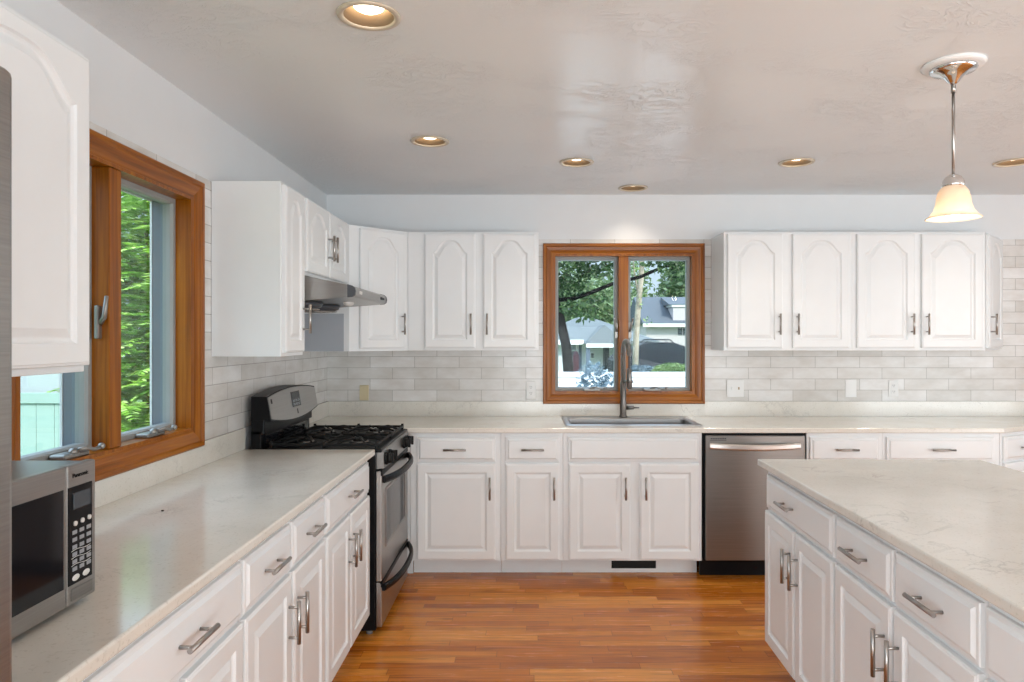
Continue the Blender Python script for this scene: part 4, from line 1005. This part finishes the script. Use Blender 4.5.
zt = c.z-GZ
MB().lathe([(0.0, zt+0.05), (0.05, zt), (0.10, zt-0.15), (0.09, zt-0.35), (0.13, zt-0.75), (0.15, zt-1.0), (0.0, zt-1.0)], (0, 0, 0), 14).build('canopy', M['maroon'], t)
MB().cyl((0, 0, 0), (0, 0, zt), 0.02, seg=8).build('pole', M['darkgrey'], t)

# left window view: sumac thicket, fence, neighbour
def sumac(label, x, y, w, h, nfr, seed, z0=GZ):
    rnd = random.Random(seed)
    t = thing('sumac_bush', label, 'shrub', (x, y, z0)); m = MB(); b = m.b; st = MB()
    for k in range(7):
        st.tube([(0.06*k-0.2, 0, 0), (rnd.uniform(-w, w)*0.5, rnd.uniform(-w, w)*0.4, h*0.85)], 0.02, 6)
    st.build('stem', M['bark_light'], t)
    for _ in range(nfr):
        c = Vector((rnd.uniform(-w, w), rnd.uniform(-w*0.8, w*0.8), rnd.uniform(0.1, 1)*h)); a = rnd.uniform(0, 2*PI)
        dr_ = Vector((math.cos(a), math.sin(a), rnd.uniform(-0.35, 0.25))).normalized(); sd = dr_.cross(Vector((0, 0, 1))).normalized(); L_ = rnd.uniform(0.25, 0.42)
        for j in range(9):
            p = c+dr_*L_*j/9+Vector((0, 0, -0.10*(j/9)**2)); ll = 0.115*(1-0.4*abs(j/9-0.4)); dn_ = Vector((0, 0, rnd.uniform(-0.35, 0.05)))
            for s in (-1, 1):
                v = (sd*s+dr_*0.35+dn_).normalized(); q = dr_*0.020
                b.faces.new([b.verts.new(p-q), b.verts.new(p+v*ll*0.5-q*1.1), b.verts.new(p+v*ll), b.verts.new(p+v*ll*0.5+q*1.1), b.verts.new(p+q)])
    m.build('foliage', M['leaf_bright'], t); return t
sumac('bright green fern-leaved bush filling the far pane of the side window', -4.45, 8.6, 0.98, 3.9, 2300, 61)
tree('broadleaf_tree', 'green tree top showing above the bright bush in the side window', 'tree', [((-7.2, 13.0, 3.2), (1.9, 1.5, 2.2)), ((-6.2, 12.4, 2.0), (1.3, 1.2, 1.6)), ((-6.6, 12.4, 1.0), (1.2, 1.2, 1.2))], 5200, 0.12, M['leaf_mid'], [([Vector((-7, 13, GZ)), Vector((-7.1, 13, 3))], 0.15, 0.08)], M['bark_dark'], 62)
t = thing('vinyl_fence', 'pale sea green vinyl fence outside the near pane of the side window', 'fence', (-4.50, 6.9, GZ))
zt = 1.453-52*6.9/F-GZ
m = MB()
for k in range(14): m.box(-0.18*(k+1), -0.18*k-0.006, 0, 0.025, 0.05, zt-0.10)
m.build('panel', M['fence_teal'], t)
MB().box(-2.6, 0, -0.02, 0.045, zt-0.13, zt-0.03).build('rail', M['fence_teal'], t)
for k in (-0.66, -2.6): MB().box(k-0.05, k+0.05, -0.06, 0.06, 0, zt+0.04, 0.008).build('post', M['siding_trim'], t)
t = thing('neighbour_house', 'grey sided neighbouring house beyond the sea green fence', 'house', (-16, 18, GZ))
MB().box(-6, 2.2, 0, 6, 0, 4.5).build('wall', M['housewhite'], t)
MB().prism([(-0.4, 4.5), (3, 6.2), (6.4, 4.5)], YZ, -6.3, 2.5).build('roof', M['roof'], t)
w_ = MB().box(-1.0, 0.2, -0.05, 0.0, 1.6, 2.8).build('window', M['window_dark'], t)
